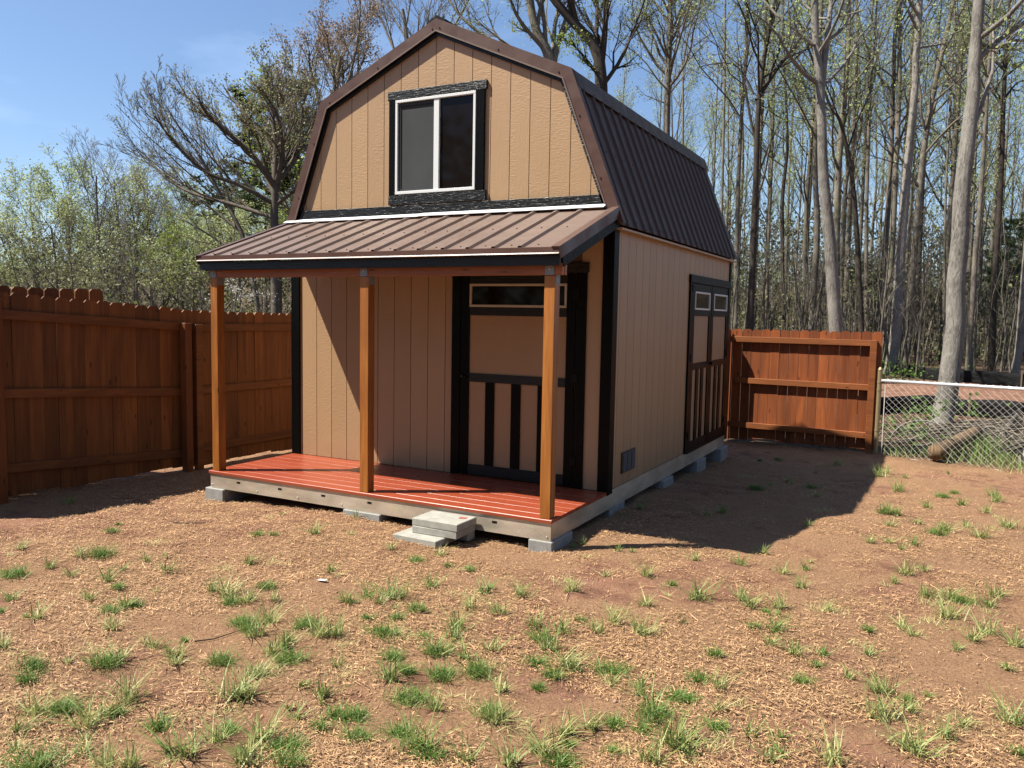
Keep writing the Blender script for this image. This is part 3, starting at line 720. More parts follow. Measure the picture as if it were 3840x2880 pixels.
# ------------------------------------------------------------------ chain link fence
cl = thing('chain_link_fence', 'low silver chain link fence with a tubular top rail running right from the wooden panel', 'fence', (5.50, 5.91, -.34))
CA = Vector((5.527, 5.91, 0)); CD = Vector((1.722, -.47, 0)).normalized(); CL = 3.9
m = MB(); m.tube([(5.480, 5.91, -.6), (5.480, 5.91, .88)], .030, 12); m.tube([(5.480, 5.91, .88), (5.480, 5.91, .915)], [.033, .012], 12); m.build('terminal_post', M['terminal'], cl, smooth=False)
m = MB()
for z in (.58, .0, .69): m.tube([(5.480, 5.91, z), (5.480, 5.91, z+.022)], .034, 12); m.box(5.505, 5.55, 5.90, 5.92, z, z+.02)
m.build('tension_band', M['terminal'], cl)
q = CA+CD*.03; m = MB(); m.box(q.x-.007, q.x+.005, q.y-.004, q.y+.004, -.3, .70); m.build('tension_bar', M['wire'], cl)
e_ = CA+CD*CL; m = MB(); m.tube([(5.495, 5.91, .726), (e_.x, e_.y, .745)], .0215, 12); m.build('top_rail', M['rail_metal'], cl, smooth=True)
m = MB(); tw = [tuple(CA+CD*(CL*i/16)+Vector((0, -.01, -.33+.008*math.sin(i*1.3)+(-.02 if i < 8 else -.01)))) for i in range(17)]; m.tube(tw, .004, 4); m.build('tension_wire', M['wire'], cl)
e2 = CA+CD*2.75; m = MB(); m.tube([(e2.x, e2.y+.03, -.6), (e2.x, e2.y+.03, .72)], .02, 10); m.build('line_post', M['rail_metal'], cl)
m = MB(); pw = .044; zz0, zz1 = -.325, .765; nz_ = 26; hz_ = (zz1-zz0)/nz_
for i in range(int(CL/pw)-1):
    pts = []
    for j in range(nz_+1):
        s = pw*(i+.5+(.5 if ((i+j) % 2) else -.5)*1.0)+pw*.5
        p = CA+CD*(s+.03); off = .003*(1 if (i+j) % 2 else -1)
        pts.append((p.x, p.y+off-.004, zz0+hz_*j+.004*math.sin(i*.4)))
    m.tube(pts, .0027, 3, False)
m.build('wire_mesh', M['wire'], cl, kind='stuff')

# ------------------------------------------------------------------ silt fences
def silt(label, pts, hgt, seed):
    rn = random.Random(seed); root = thing('silt_fence', label, 'silt fence', (pts[0][0], pts[0][1], -.35))
    P = []
    for a, b in zip(pts[:-1], pts[1:]):
        n_ = max(2, int(math.dist(a, b)/.25))
        for i in range(n_): P.append((a[0]+(b[0]-a[0])*i/n_, a[1]+(b[1]-a[1])*i/n_))
    P.append(pts[-1]); m = MB(); rows = 4
    for i, (x, y) in enumerate(P):
        h_ = hgt*(1-.12*abs(math.sin(i*.55)))+rn.uniform(-.01, .01)
        for j in range(rows+1):
            t = j/rows; m.v.append((x+.02*math.sin(i*1.1+t*3), y+.05*math.sin(i*.8+t*2.2)*(1-t)+.03, -.4+(h_+.05)*t))
    for i in range(len(P)-1):
        for j in range(rows):
            a = i*(rows+1)+j; m.f.append((a, a+1, a+rows+2, a+rows+1))
    me = m.mesh('fabric', root.location, True); me.materials.append(M['fabric']); o = link(me, 'fabric', None, root)
    so_ = o.modifiers.new('t', 'SOLIDIFY'); so_.thickness = .006
    for i in range(2, len(P), 7):
        x, y = P[i]; box('stake', M['stake'], root, (x-.02, x+.02, y-.03, y+.0, -.55, -.35+hgt+.06+rn.uniform(-.02, .06)))
silt('near black silt fence behind the brush pile and the big tree', [(4.7, 10.9), (5.5, 11.8), (6.3, 12.2), (7.3, 12.0), (8.6, 11.5), (10, 11.1)], .42, 1)
silt('far black silt fence with wooden stakes at the edge of the wood', [(2.5, 29.5), (4.3, 27.5), (5.3, 24.6), (6.1, 23.3), (6.8, 23.3), (7.7, 22.6), (9.2, 22.0), (11, 21.5), (14, 21)], .46, 2)
#PART3
# ------------------------------------------------------------------ trees
def unit(v): return v/np.maximum(np.linalg.norm(v, axis=-1, keepdims=True), 1e-9)
def children(P, Rr, Ln, m, t0, t1, ang, ratio, npts, up, wob, rng, rr=.55, rmin=.004, taper=.25):
    N, n, _ = P.shape
    t = (np.arange(m)[None, :]+rng.random((N, m)))/m*(t1-t0)+t0
    f = t*(n-1); i = np.clip(f.astype(int), 0, n-2); fr = (f-i)[..., None]
    ar = np.arange(N)[:, None]
    base = P[ar, i]*(1-fr)+P[ar, i+1]*fr; tan = unit(P[ar, i+1]-P[ar, i]); r0 = Rr[ar, i]*(1-fr[..., 0])+Rr[ar, i+1]*fr[..., 0]
    rv = rng.normal(size=(N, m, 3)); perp = unit(rv-(rv*tan).sum(-1, keepdims=True)*tan)
    a = np.radians(ang*(.75+.5*rng.random((N, m, 1)))); d = tan*np.cos(a)+perp*np.sin(a)
    ln = Ln[:, None]*ratio*(1.05-.55*(t-t0)/(max(t1-t0, 1e-3)))*(.7+.6*rng.random((N, m)))
    pts = [base]; step = (ln/(npts-1))[..., None]; cur = d
    for k in range(npts-1):
        cur = unit(cur+np.array([0, 0, up])+rng.normal(size=cur.shape)*wob); pts.append(pts[-1]+cur*step)
    Q = np.stack(pts, 2).reshape(N*m, npts, 3); r = np.maximum(r0*rr, rmin).reshape(-1, 1)
    R_ = np.maximum(r*np.linspace(1, taper, npts)[None, :], rmin*.7)
    return Q, R_, ln.reshape(-1)
def tubes(P, Rr, k):
    N, n, _ = P.shape
    T = np.empty_like(P); T[:, 1:-1] = P[:, 2:]-P[:, :-2]; T[:, 0] = P[:, 1]-P[:, 0]; T[:, -1] = P[:, -1]-P[:, -2]; T = unit(T)
    main = unit(P[:, -1]-P[:, 0]); ref = np.where(np.abs(main[:, 2:3]) > .8, np.array([[1., .13, 0]]), np.array([[.1, .2, 1.]]))[:, None, :]
    A = unit(np.cross(T, ref)); B = np.cross(T, A)
    an = np.arange(k)*2*math.pi/k
    V = P[:, :, None, :]+(A[:, :, None, :]*np.cos(an)[None, None, :, None]+B[:, :, None, :]*np.sin(an)[None, None, :, None])*Rr[:, :, None, None]
    idx = np.arange(N*n*k).reshape(N, n, k); j = np.roll(np.arange(k), -1)
    F = np.stack([idx[:, :-1], idx[:, :-1][:, :, j], idx[:, 1:][:, :, j], idx[:, 1:]], -1).reshape(-1, 4)
    return V.reshape(-1, 3), F
def join(parts):
    Vs, Fs, o = [], [], 0
    for V, F in parts: Vs.append(V); Fs.append(F+o); o += len(V)
    return np.concatenate(Vs), np.concatenate(Fs)
def leaves(C, size, rng, spread=.1, per=1):
    C = np.repeat(C, per, 0); N = len(C)
    c = C+rng.normal(size=(N, 3))*spread; s = size*(.6+.8*rng.random((N, 1)))
    a = unit(rng.normal(size=(N, 3))); b = unit(np.cross(a, rng.normal(size=(N, 3))))
    V = np.stack([c-a*s*.5, c+b*s*.38, c+a*s*.55, c-b*s*.38], 1).reshape(-1, 3)
    F = np.arange(N*4).reshape(N, 4); tone = np.repeat(np.clip(rng.normal(.45, .25, N), 0, 1), 4)
    return V, F, tone
def smooth_path(pts, n):
    pts = np.array(pts, float); t = np.linspace(0, len(pts)-1, n); out = []
    for q in t:
        i = min(int(q), len(pts)-2); f = q-i
        p0 = pts[max(i-1, 0)]; p1 = pts[i]; p2 = pts[i+1]; p3 = pts[min(i+2, len(pts)-1)]
        out.append(.5*((2*p1)+(-p0+p2)*f+(2*p0-5*p1+4*p2-p3)*f*f+(-p0+3*p1-3*p2+p3)*f**3))
    return np.array(out)
def make_tree(seed, path, r0, r1, lv, leaf=None, flare=1.3, sides=9, npath=14, extra=None):
    """path: trunk polyline from the base at the origin; lv: (m, t0, t1, ang, ratio, npts, up, wob, rmin) per level"""
    rng = np.random.default_rng(seed); P = smooth_path(path, npath)[None]
    P[0, 1:-1] += rng.normal(size=(npath-2, 3))*r0*.06
    t = np.linspace(0, 1, npath); Rr = (r0*(1-t)+r1*t+r0*(flare-1)*np.exp(-t*30))[None]
    Ln = np.array([np.linalg.norm(P[0, -1]-P[0, 0])]); parts = [tubes(P, Rr, sides)]; cur = (P, Rr, Ln); tips = []
    for li, (m_, t0, t1, ang, ratio, npts, up, wob, rmin) in enumerate(lv):
        Q, R_, l_ = children(*cur, m_, t0, t1, ang, ratio, npts, up, wob, rng, rr=.5 if li == 0 else .58, rmin=rmin)
        if li == 0 and extra is not None:
            for ep, er in extra:
                e = smooth_path(ep, npts)[None]; Q = np.concatenate([Q, e]); R_ = np.concatenate([R_, np.linspace(er, er*.3, npts)[None]]); l_ = np.append(l_, np.linalg.norm(e[0, -1]-e[0, 0]))
        parts.append(tubes(Q, R_, 5 if li == 0 else (4 if li == 1 else 3))); cur = (Q, R_, l_)
        if li >= len(lv)-2: tips.append(Q[:, 1:].reshape(-1, 3))
    V, F = join(parts); tm = np_mesh('trunk', V, F, smooth=True)
    cm = None
    if leaf:
        mat, num, size, spread, zmin = leaf; T_ = np.concatenate(tips); T_ = T_[T_[:, 2] > zmin]
        sel = T_[rng.integers(0, len(T_), num)]; V, F, tn = leaves(sel, size, rng, spread); cm = np_mesh('crown', V, F, tn); cm.materials.append(M[mat])
    return tm, cm
def tree_obj(meshes, loc, label, group, barkm, name='tree', rot=0, scale=1, cat='tree'):
    tm, cm = meshes; o = thing(name, label, cat, loc, group); o.rotation_euler.z = rot; o.scale = (scale,)*3 if not hasattr(scale, '__len__') else scale
    if not tm.materials: tm.materials.append(M[barkm])
    a = bpy.data.objects.new('trunk', tm); col.objects.link(a); a.parent = o
    if cm: b = bpy.data.objects.new('crown', cm); col.objects.link(b); b.parent = o
    return o
GZF = -.36
# levels: m, t0, t1, ang, ratio, npts, up, wob, rmin
LV_TALL = [(16, .38, 1., 42, .23, 7, .12, .13, .012), (6, .2, 1., 38, .42, 5, .08, .16, .008), (5, .15, 1., 36, .5, 4, .06, .18, .006), (3, .2, 1., 34, .55, 3, .04, .2, .005)]
LV_SLIM = [(13, .3, 1., 34, .2, 6, .18, .12, .009), (5, .2, 1., 34, .45, 5, .1, .15, .007), (5, .2, 1., 34, .5, 3, .06, .18, .006)]
LV_FAN = [(12, .22, .95, 32, .62, 8, .06, .09, .012), (7, .15, 1., 30, .42, 6, .08, .12, .008), (6, .15, 1., 30, .48, 4, .07, .14, .0065), (4, .2, 1., 28, .5, 3, .05, .16, .0055)]

# trunks of the wood on the right, traced along the trunk in the photograph and set at their own distances
def R0(u, v): return (2400+.7834*u, .7834*v)
def path_tree(seed, pix, dep, wpx, wtop, lv, leaf, label, barkm, extend=6, group='tree trunks of the wood beyond the fences', tilt=None, limbs=None, z0=None):
    base_d = dep
    P = [Vector(at_depth(*R0(*q), base_d)) for q in pix]
    b = P[0]; zg = GZF if z0 is None else z0
    low = b+(b-P[1]).normalized()*0; fl = Vector((b.x, b.y, zg)) if b.z > zg else b
    if b.z > zg+.05:
        k = (b.z-zg)/max((P[1]-b).z, .1); fl = b-(P[1]-b)*min(k, 3)*.8; fl.z = zg-.1; P = [fl]+P
    d = (P[-1]-P[-2]).normalized(); d = (d+Vector((0, 0, .5))).normalized(); P.append(P[-1]+d*extend)
    o = P[0]; loc = [tuple(p-o) for p in P]; r0 = wpx*.7834/FPX*dep/2; r1 = max(.03, wtop*.7834/FPX*dep/2*.45)
    ex = None
    if limbs: ex = [([tuple(Vector(at_depth(*R0(*q), dep+dd*i))-o) for i, q in enumerate(pl)], er) for pl, er, dd in limbs]
    ms = make_tree(seed, loc, r0, r1, lv, leaf, flare=1.2, sides=12, npath=18, extra=ex)
    return tree_obj(ms, tuple(o), label, group, barkm)
LP = ('leaf_spring', 1800, .075, .12, 4)
LB = [(8, .70, 1., 50, .25, 7, .1, .15, .012), (6, .2, 1., 40, .45, 5, .05, .16, .008), (5, .15, 1., 36, .5, 4, .05, .18, .006), (3, .2, 1., 34, .55, 3, .04, .2, .005)]
LH = [(12, .5, 1., 48, .26, 7, .1, .16, .01), (6, .2, 1., 40, .45, 5, .05, .17, .008), (4, .15, 1., 36, .5, 4, .05, .18, .006), (3, .2, 1., 34, .5, 3, .04, .2, .005)]
path_tree(11, [(970, 1700), (937, 1590), (905, 1100), (880, 800), (858, 400), (835, 0)], 25, 74, 58, LB, LP, 'thick pale barked tree leaning left, rising behind the short red fence panel', 'bark_pale', 7,
          limbs=[([(860, 500), (885, 250), (905, 100), (915, 0), (925, -200)], .13, .15), ([(850, 400), (760, 330), (700, 240), (640, 140), (540, 60)], .07, -.3), ([(845, 220), (780, 190), (735, 100), (745, 0)], .05, -.3)])
path_tree(12, [(1430, 2080), (1500, 1659), (1535, 1000), (1590, 500), (1620, 0)], 15.3, 100, 84, LB, LP, 'thickest straight grey tree standing between the chain link fence and the near silt fence', 'bark_pale', 8, limbs=[([(1610, 200), (1700, 230), (1800, 190), (1900, 210)], .035, .2), ([(1585, 640), (1690, 330), (1690, 100), (1760, -50)], .04, .3)])
path_tree(13, [(1190, 1800), (1222, 1590), (1262, 1000), (1308, 500), (1338, 0)], 29.8, 56, 46, LB, LP, 'light grey tree with a wide foot just right of the short red fence panel', 'bark_pale', 8)
path_tree(14, [(1250, 1760), (1287, 1600), (1330, 1000), (1392, 500), (1500, 0)], 33, 42, 33, LH, LP, 'grey tree curving right as it rises beside the light wide footed tree', 'bark', 7)
path_tree(15, [(1175, 1659), (1215, 1000), (1238, 500), (1246, 0)], 36, 36, 30, LH, LP, 'dark straight tree close behind the light grey tree with the wide foot', 'bark', 6)
path_tree(16, [(800, 1700), (818, 1590), (848, 1100), (836, 750), (850, 450)], 29, 46, 24, LB, LP, 'grey tree tucked close left behind the thick pale leaning tree', 'bark', 6)
path_tree(17, [(525, 1620), (550, 1000), (566, 500), (600, 250), (655, -50)], 27, 38, 22, LH, LP, 'dark forking tree just right of the shed roof end', 'bark_dark', 5,
          limbs=[([(560, 480), (620, 380), (700, 270), (760, 200), (830, 60)], .09, .2), ([(560, 700), (500, 400), (530, 150), (500, 0)], .05, .2), ([(545, 450), (480, 330), (400, 300), (280, 320)], .04, .3)])
path_tree(18, [(452, 1640), (470, 900), (492, 450), (522, 0)], 31, 27, 21, LH, LP, 'slim grey brown tree rising right beside the rear end of the shed roof', 'bark', 5)
path_tree(19, [(1062, 1640), (1030, 1000), (992, 720), (950, 560), (895, 470)], 30, 30, 16, LH, LP, 'dark bent tree curving left behind the pale leaning tree', 'bark_dark', 5)
path_tree(20, [(1085, 1640), (1085, 1000), (1100, 500), (1130, 100)], 36, 24, 13, LH, LP, 'thin grey brown tree in the gap right of the pale leaning tree', 'bark', 4)
path_tree(21, [(690, 1640), (680, 1000), (705, 700), (690, 300)], 38, 26, 12, LH, LP, 'dark tree between the forking tree and the pale leaning tree', 'bark_dark', 4)
path_tree(22, [(1570, 1800), (1600, 1300), (1645, 750), (1665, 400), (1690, 0)], 29, 27, 19, LH, LP, 'slim tree close right of the thickest grey trunk', 'bark', 5)
path_tree(23, [(1680, 1800), (1700, 1300), (1727, 900), (1745, 400), (1772, 0)], 32, 33, 22, LH, LP, 'dark straight tree right of the slim one beside the thickest trunk', 'bark_dark', 5,
          limbs=[([(1740, 330), (1660, 250), (1600, 180), (1500, 140)], .06, .2), ([(1740, 480), (1800, 400), (1860, 380)], .05, .2)])
path_tree(24, [(1790, 1795), (1815, 1659), (1850, 1200), (1900, 700), (1960, 100)], 29.5, 46, 34, LB, LP, 'grey tree leaning out past the right edge behind the far silt fence', 'bark_pale', 5)
path_tree(25, [(1455, 1700), (1462, 1000), (1485, 500), (1500, 200)], 34, 14, 9, LV_SLIM, LP, 'very thin pale sapling left of the thickest grey trunk', 'bark', 3)
path_tree(26, [(130, 1300), (130, 640), (138, 300), (148, 0)], 30, 26, 21, LH, LP, 'straight tree rising behind the rear half of the shed roof', 'bark', 5)
path_tree(27, [(385, 1640), (392, 1000), (405, 400), (408, 0)], 37, 18, 14, LH, LP, 'thin straight tree seen over the rear end of the shed roof', 'bark', 5)
path_tree(28, [(212, 1300), (205, 500), (215, 250), (260, 50)], 38, 13, 9, LV_SLIM, LP, 'thin pale sapling over the middle of the shed side roof', 'bark', 3)
path_tree(29, [(960, 1640), (970, 1100), (990, 850), (1060, 600), (1050, 400)], 40, 22, 10, LH, LP, 'slender tree with a kinked stem right of the pale leaning tree', 'bark', 4)
path_tree(30, [(1320, 1700), (1350, 1000), (1370, 700), (1400, 450)], 40, 22, 12, LH, LP, 'slender dark stem behind the curving grey tree', 'bark_dark', 5)

# --- spreading oak on the left and its neighbours
def F(u, v): return (u*1.736, v*1.736)
def pix_tree(seed, pix, dep, r0, r1, lv, leaf, label, barkm, group, limbs=None, npath=12):
    P = [Vector(at_depth(*F(*q), dep)) for q in pix]; o = P[0].copy(); o.z = GZF-.1; P[0] = o
    loc = [tuple(p-o) for p in P]; ex = None
    if limbs: ex = [([tuple(Vector(at_depth(*F(*q), dep+dd*i))-o) for i, q in enumerate(pl)], er) for pl, er, dd in limbs]
    return tree_obj(make_tree(seed, loc, r0, r1, lv, leaf, sides=9, npath=npath, extra=ex), tuple(o), label, group, barkm)
GL = 'trees beyond the long fence'
LO = [(5, .45, 1., 30, .45, 8, .10, .10, .02), (8, .12, 1., 30, .42, 6, .10, .12, .013), (7, .15, 1., 28, .48, 4, .09, .14, .010), (5, .2, 1., 28, .5, 3, .06, .16, .008)]
oakl = [([(592, 420), (560, 350), (500, 290), (440, 240), (400, 215)], .12, .5), ([(592, 440), (520, 400), (440, 370), (370, 300), (335, 250)], .11, -.5),
        ([(594, 400), (590, 330), (540, 260), (490, 200)], .12, .9), ([(596, 400), (610, 330), (600, 250), (560, 185)], .12, -.9), ([(598, 400), (640, 330), (650, 260), (660, 200)], .11, .6),
        ([(590, 470), (500, 440), (420, 420), (350, 380), (310, 330)], .10, .8), ([(598, 440), (650, 400), (690, 350), (700, 300)], .09, -.6), ([(592, 400), (540, 330), (460, 260), (430, 220)], .13, -1.2)]
pix_tree(41, [(600, 700), (596, 560), (592, 440), (596, 330), (585, 230)], 34, .26, .06, LO, ('leaf_olive', 6500, .08, .14, 5), 'wide spreading dark oak leaning left behind the porch roof', 'bark_oak', GL, oakl)
pix_tree(42, [(700, 700), (705, 450), (715, 300), (725, 200), (735, 120)], 38, .30, .08, LO, ('leaf_rust', 7500, .09, .14, 8), 'tall round oak with rust brown buds left of the gable', 'bark', GL,
         [([(710, 380), (670, 290), (640, 200), (625, 140)], .13, .4), ([(712, 330), (690, 220), (670, 150), (668, 110)], .12, -.4), ([(715, 320), (750, 220), (775, 150), (790, 120)], .13, .5), ([(712, 400), (660, 320), (620, 240), (600, 190)], .12, -.7), ([(716, 300), (740, 200), (740, 120)], .1, .9)])
pix_tree(43, [(570, 700), (540, 560), (490, 440), (425, 350), (365, 290)], 36, .13, .04, LO, None, 'bare finely branched grey tree leaning far left from the foot of the dark oak', 'bark', GL,
         [([(520, 500), (430, 430), (360, 380), (300, 330)], .07, .4), ([(490, 450), (440, 350), (390, 280), (360, 230)], .07, -.4), ([(510, 490), (480, 380), (440, 300)], .07, .6), ([(540, 560), (440, 500), (360, 450), (320, 400)], .06, .6)])
pix_tree(44, [(900, 700), (895, 400), (890, 200), (880, 90), (870, 20)], 40, .26, .07, LO, None, 'bare fan shaped grey tree directly left of the roof peak', 'bark_far', GL,
         [([(893, 250), (860, 130), (830, 60), (815, 10)], .1, .4), ([(893, 250), (900, 120), (905, 30)], .1, -.4), ([(893, 220), (940, 110), (960, 30)], .1, .6)])
pix_tree(45, [(1180, 700), (1190, 400), (1200, 200), (1185, 120), (1150, 40), (1140, -60)], 30, .30, .12, LO, ('leaf_bright', 4500, .07, .14, 7), 'mossy forked oak rising behind the right slope of the roof peak', 'bark', GL,
         [([(1198, 150), (1120, 110), (1050, 80), (990, 30), (960, -20)], .11, .3), ([(1195, 140), (1215, 60), (1250, -30)], .12, .4), ([(1180, 110), (1120, 40), (1090, -40)], .1, -.5)])
pix_tree(46, [(1300, 700), (1298, 300), (1298, 190), (1290, 110), (1240, 50), (1190, -10), (1150, -70)], 26, .26, .10, LO, ('leaf_bright', 3500, .06, .12, 7), 'dark forked tree over the knuckle of the roof with a limb reaching left', 'bark_dark', GL,
         [([(1296, 150), (1305, 80), (1310, 20), (1320, -60)], .14, .3), ([(1298, 190), (1340, 130), (1370, 60), (1400, -20)], .08, .4), ([(1297, 170), (1260, 120), (1230, 90)], .06, -.5)])
pix_tree(47, [(1445, 700), (1440, 300), (1445, 100), (1448, -40)], 31, .15, .10, LV_TALL, ('leaf_spring', 2500, .06, .12, 6), 'straight grey tree above the middle of the shed side roof', 'bark', GL)

# --- generic trees: one mesh of each kind, then individuals
def gen(seed, h, r, lv, leaf, lean=0.):
    return make_tree(seed, [(0, 0, 0), (lean*.3, 0, h*.33), (lean*.2, .1, h*.66), (lean, 0, h)], r, r*.25, lv, leaf, sides=7, npath=9)
kinds = {
 'budding': [gen(100+i, 9, .13, LV_FAN, ('leaf_pale' if i else 'leaf_spring', 5200, .10, .20, 2.6), .4*i) for i in range(2)],
 'green': [gen(110+i, 9, .12, LV_FAN, ('leaf_spring' if i else 'leaf_bright', 4200, .095, .20, 1.5), -.3) for i in range(2)],
 'bare': [gen(120+i, 10, .13, LV_FAN, None, .5*i-.3) for i in range(2)],
 'tall': [gen(130+i, 17, .17, [(14, .35, 1., 42, .22, 6, .12, .13, .011), (6, .2, 1., 38, .42, 5, .08, .16, .008), (5, .15, 1., 36, .5, 4, .06, .18, .0065)], ('leaf_spring', 2600, .075, .2, 5), .5*i) for i in range(3)],
 'brush': [gen(140+i, 6, .05, [(14, .12, 1., 36, .34, 6, .1, .14, .008), (6, .2, 1., 34, .45, 4, .06, .18, .006), (5, .2, 1., 34, .5, 3, .05, .2, .005)], ('leaf_under', 2600, .07, .2, .3), .3) for i in range(3)],
}
# pines
def pine(seed, h):
    rng = np.random.default_rng(seed); P = np.array([[[0, 0, 0], [0, .05, h*.4], [.05, 0, h*.75], [0, 0, h]]], float); Rr = np.array([[.16, .13, .08, .02]])
    parts = [tubes(P, Rr, 7)]
    Q, R_, l_ = children(P, Rr, np.array([h]), 34, .35, 1., 72, .24, 5, .06, .08, rng, rmin=.015); parts.append(tubes(Q, R_, 4))
    Q2, R2, l2 = children(Q, R_, l_, 7, .25, 1., 40, .4, 4, .06, .12, rng, rmin=.008); parts.append(tubes(Q2, R2, 3))
    V, F_ = join(parts); tm = np_mesh('trunk', V, F_, smooth=True)
    tips = Q2[:, 1:].reshape(-1, 3); sel = tips[rng.integers(0, len(tips), 1500)]
    C = np.repeat(sel, 9, 0); N = len(C); d = unit(rng.normal(size=(N, 3))+np.array([0, 0, .5])); ln = .16*(.7+.6*rng.random((N, 1)))
    s = unit(np.cross(d, rng.normal(size=(N, 3))))*.028; C = C+rng.normal(size=(N, 3))*.06
    V = np.stack([C-s, C+s, C+d*ln*1.6], 1).reshape(-1, 3); cm = np_mesh('crown', V, np.arange(N*3).reshape(N, 3), np.repeat(np.clip(rng.normal(.4, .25, N), 0, 1), 3)); cm.materials.append(M['leaf_pine'])
    return tm, cm
pines = [pine(150, 11), pine(151, 12)]
def place(kind, i, u, ytop, dep, label, group, barkm, hgt, name='tree', rot=0, wide=1.):
    b = at_depth(*F(u, 700), dep); top = at_depth(*F(u, ytop), dep); s = (top.z-GZF)/hgt
    ms = (pines if kind == 'pine' else kinds[kind])[i]
    return tree_obj(ms, (b.x, b.y, GZF-.05), label, group, barkm, name=name, rot=rot, scale=(s*wide, s*wide, s))
place('pine', 0, 642, 225, 46, 'yellow green pine crown showing behind the dark oak', GL, 'bark', 11, 'pine_tree', 0, 1.5)
place('green', 0, 650, 300, 43, 'bright green leafy tree beneath the pine beside the gable', GL, 'bark', 9, wide=1.3)
for k_, i_, u, yt, dp, lb in (('budding', 0, 150, 428, 52, 'bright spring green tree, roundest crown above the left end of the fence'), ('budding', 1, 85, 438, 58, 'pale green budding tree left of the bright round one'),
    ('budding', 1, 300, 425, 55, 'pale yellow green tree right of the two bare grey ones'), ('bare', 0, 222, 385, 50, 'bare grey tree right of the bright spring green one'), ('bare', 1, 262, 392, 56, 'taller bare grey tree between the greens with a dark stem'),
    ('green', 1, 12, 560, 47, 'low green tree at the left edge above the fence'), ('green', 0, 350, 520, 44, 'low bright green tree in front of the leaning bare one'), ('budding', 0, 395, 470, 54, 'spring green tree behind the leaning bare one'),
    ('green', 1, 455, 500, 46, 'leafy green tree under the limbs of the dark oak'), ('budding', 1, 520, 455, 55, 'pale green tree right under the dark oak crown'), ('bare', 0, 40, 520, 60, 'bare grey tree behind the low green one at the left edge'),
    ('bare', 1, 330, 400, 58, 'thin bare tree behind the pale yellow green one')):
    place(k_, i_, u, yt, dp, lb, GL, 'bark_far' if k_ == 'bare' else 'bark', 10 if k_ == 'bare' else 9, rot=u, wide=1.25)
for i_, (u, yt, dp) in enumerate(((1660, 690, 44), (1835, 560, 44), (1890, 600, 48), (1990, 640, 47), (2170, 560, 42), (2205, 480, 47), (1560, 600, 50), (2080, 600, 42), (1740, 620, 47))):
    lbl = ['dark pine low behind the forking tree', 'tall dark pine crown right of the pale leaning tree', 'dark pine behind the light grey wide footed tree', 'dark pine left of the thickest grey trunk', 'green pine at the right edge of the wood',
           'tallest pine at the right edge behind the other', 'dark pine beside the rear end of the shed roof', 'dark pine right behind the thickest grey trunk', 'low dark pine behind the pale leaning tree'][i_]
    place('pine', i_ % 2, u, yt, dp, lbl, 'pines in the wood on the right', 'bark', 11 if i_ % 2 == 0 else 12, 'pine_tree', i_*1.3, 1.25)
# trees of the wood, one by one
rw = random.Random(22); n_ = 0
WG = 'slim grey trees standing deep in the wood'
for i in range(130):
    u = rw.uniform(780, 2420) if i < 98 else rw.uniform(-80, 700); dp = rw.uniform(36, 74)
    if u < 760:
        yt_ = (575 if u < 60 else 470 if u < 320 else 455 if u < 470 else 430)+rw.uniform(5, 110); h_ = (1160-yt_*1.736)/FPX*dp+1.9; kd = rw.choice(['bare', 'bare', 'bare', 'green', 'budding', 'brush'])
    else: h_ = rw.uniform(15, 24); kd = 'tall'
    if u < 1400 and kd == 'tall': h_ = rw.uniform(10, 15)
    b = at_depth(*F(u, 700), dp); ii = rw.randrange(3 if kd in ('tall', 'brush') else 2); wd_s = rw.uniform(1.1, 1.7) if kd != 'tall' else rw.uniform(.55, .95); s = h_/{'tall': 17, 'brush': 6, 'bare': 10}.get(kd, 9)
    tree_obj(kinds[kd][ii], (b.x, b.y, GZF-.05), {'tall': 'slim grey tree deep in the wood, '+('seen over the shed roof' if u < 1560 else 'above the short red fence panel' if u < 1900 else 'left of the thickest grey trunk' if u < 2060 else 'right of the thickest grey trunk'), 'bare': 'bare grey tree in the far wood beyond the long fence', 'green': 'leafy green tree in the far wood beyond the long fence',
             'budding': 'pale budding tree in the far wood beyond the long fence', 'brush': 'low twiggy tree in the far wood beyond the long fence'}[kd], WG if kd == 'tall' else 'small trees in the far wood beyond the long fence: '+kd,
             'bark_far' if kd in ('bare',) else 'bark', rot=rw.uniform(0, 6.28), scale=(s*wd_s, s*wd_s, s))
# undergrowth and saplings: nobody could count them
rng = np.random.default_rng(77)
def scatter(n, u0, u1, d0_, d1_):
    u = rng.uniform(u0, u1, n); d = rng.uniform(d0_, d1_, n)
    P = np.array([tuple(at_depth(*F(a, 700), b)) for a, b in zip(u, d)]); P[:, 2] = GZF; return P, u, d
B, u_, d_s = scatter(1500, -150, 2450, 27, 62); kp_ = (u_ > 760) | (rng.random(1500) < .3); B, u_, d_s = B[kp_], u_[kp_], d_s[kp_]
hs = rng.uniform(1.8, 6.5, len(B))*np.where(u_ < 760, .65, 1.1); n5 = 5; tt = np.linspace(0, 1, n5)[None, :, None]; ln_ = rng.normal(size=(len(B), 1, 3))*np.array([.09, .09, 0])
P = B[:, None, :]+tt*(np.array([0, 0, 1.])+ln_)*hs[:, None, None]+rng.normal(size=(len(B), n5, 3))*.05*np.array([1, 1, 0])
Rr = (rng.uniform(.02, .05, len(B))[:, None])*np.linspace(1, .3, n5)[None]
Q, R_, l_ = children(P, Rr, hs, 7, .25, 1., 38, .28, 4, .08, .15, rng, rmin=.009)
Q2, R2, l2 = children(Q, R_, l_, 3, .25, 1., 36, .45, 3, .05, .15, rng, rmin=.007)
V, F_ = join([tubes(P, Rr, 4), tubes(Q, R_, 3), tubes(Q2, R2, 3)])
o = link(np_mesh('saplings', V, F_), 'saplings', M['bark'], None, kind='stuff', label='thin grey saplings and twigs crowding the floor of the wood', category='saplings')
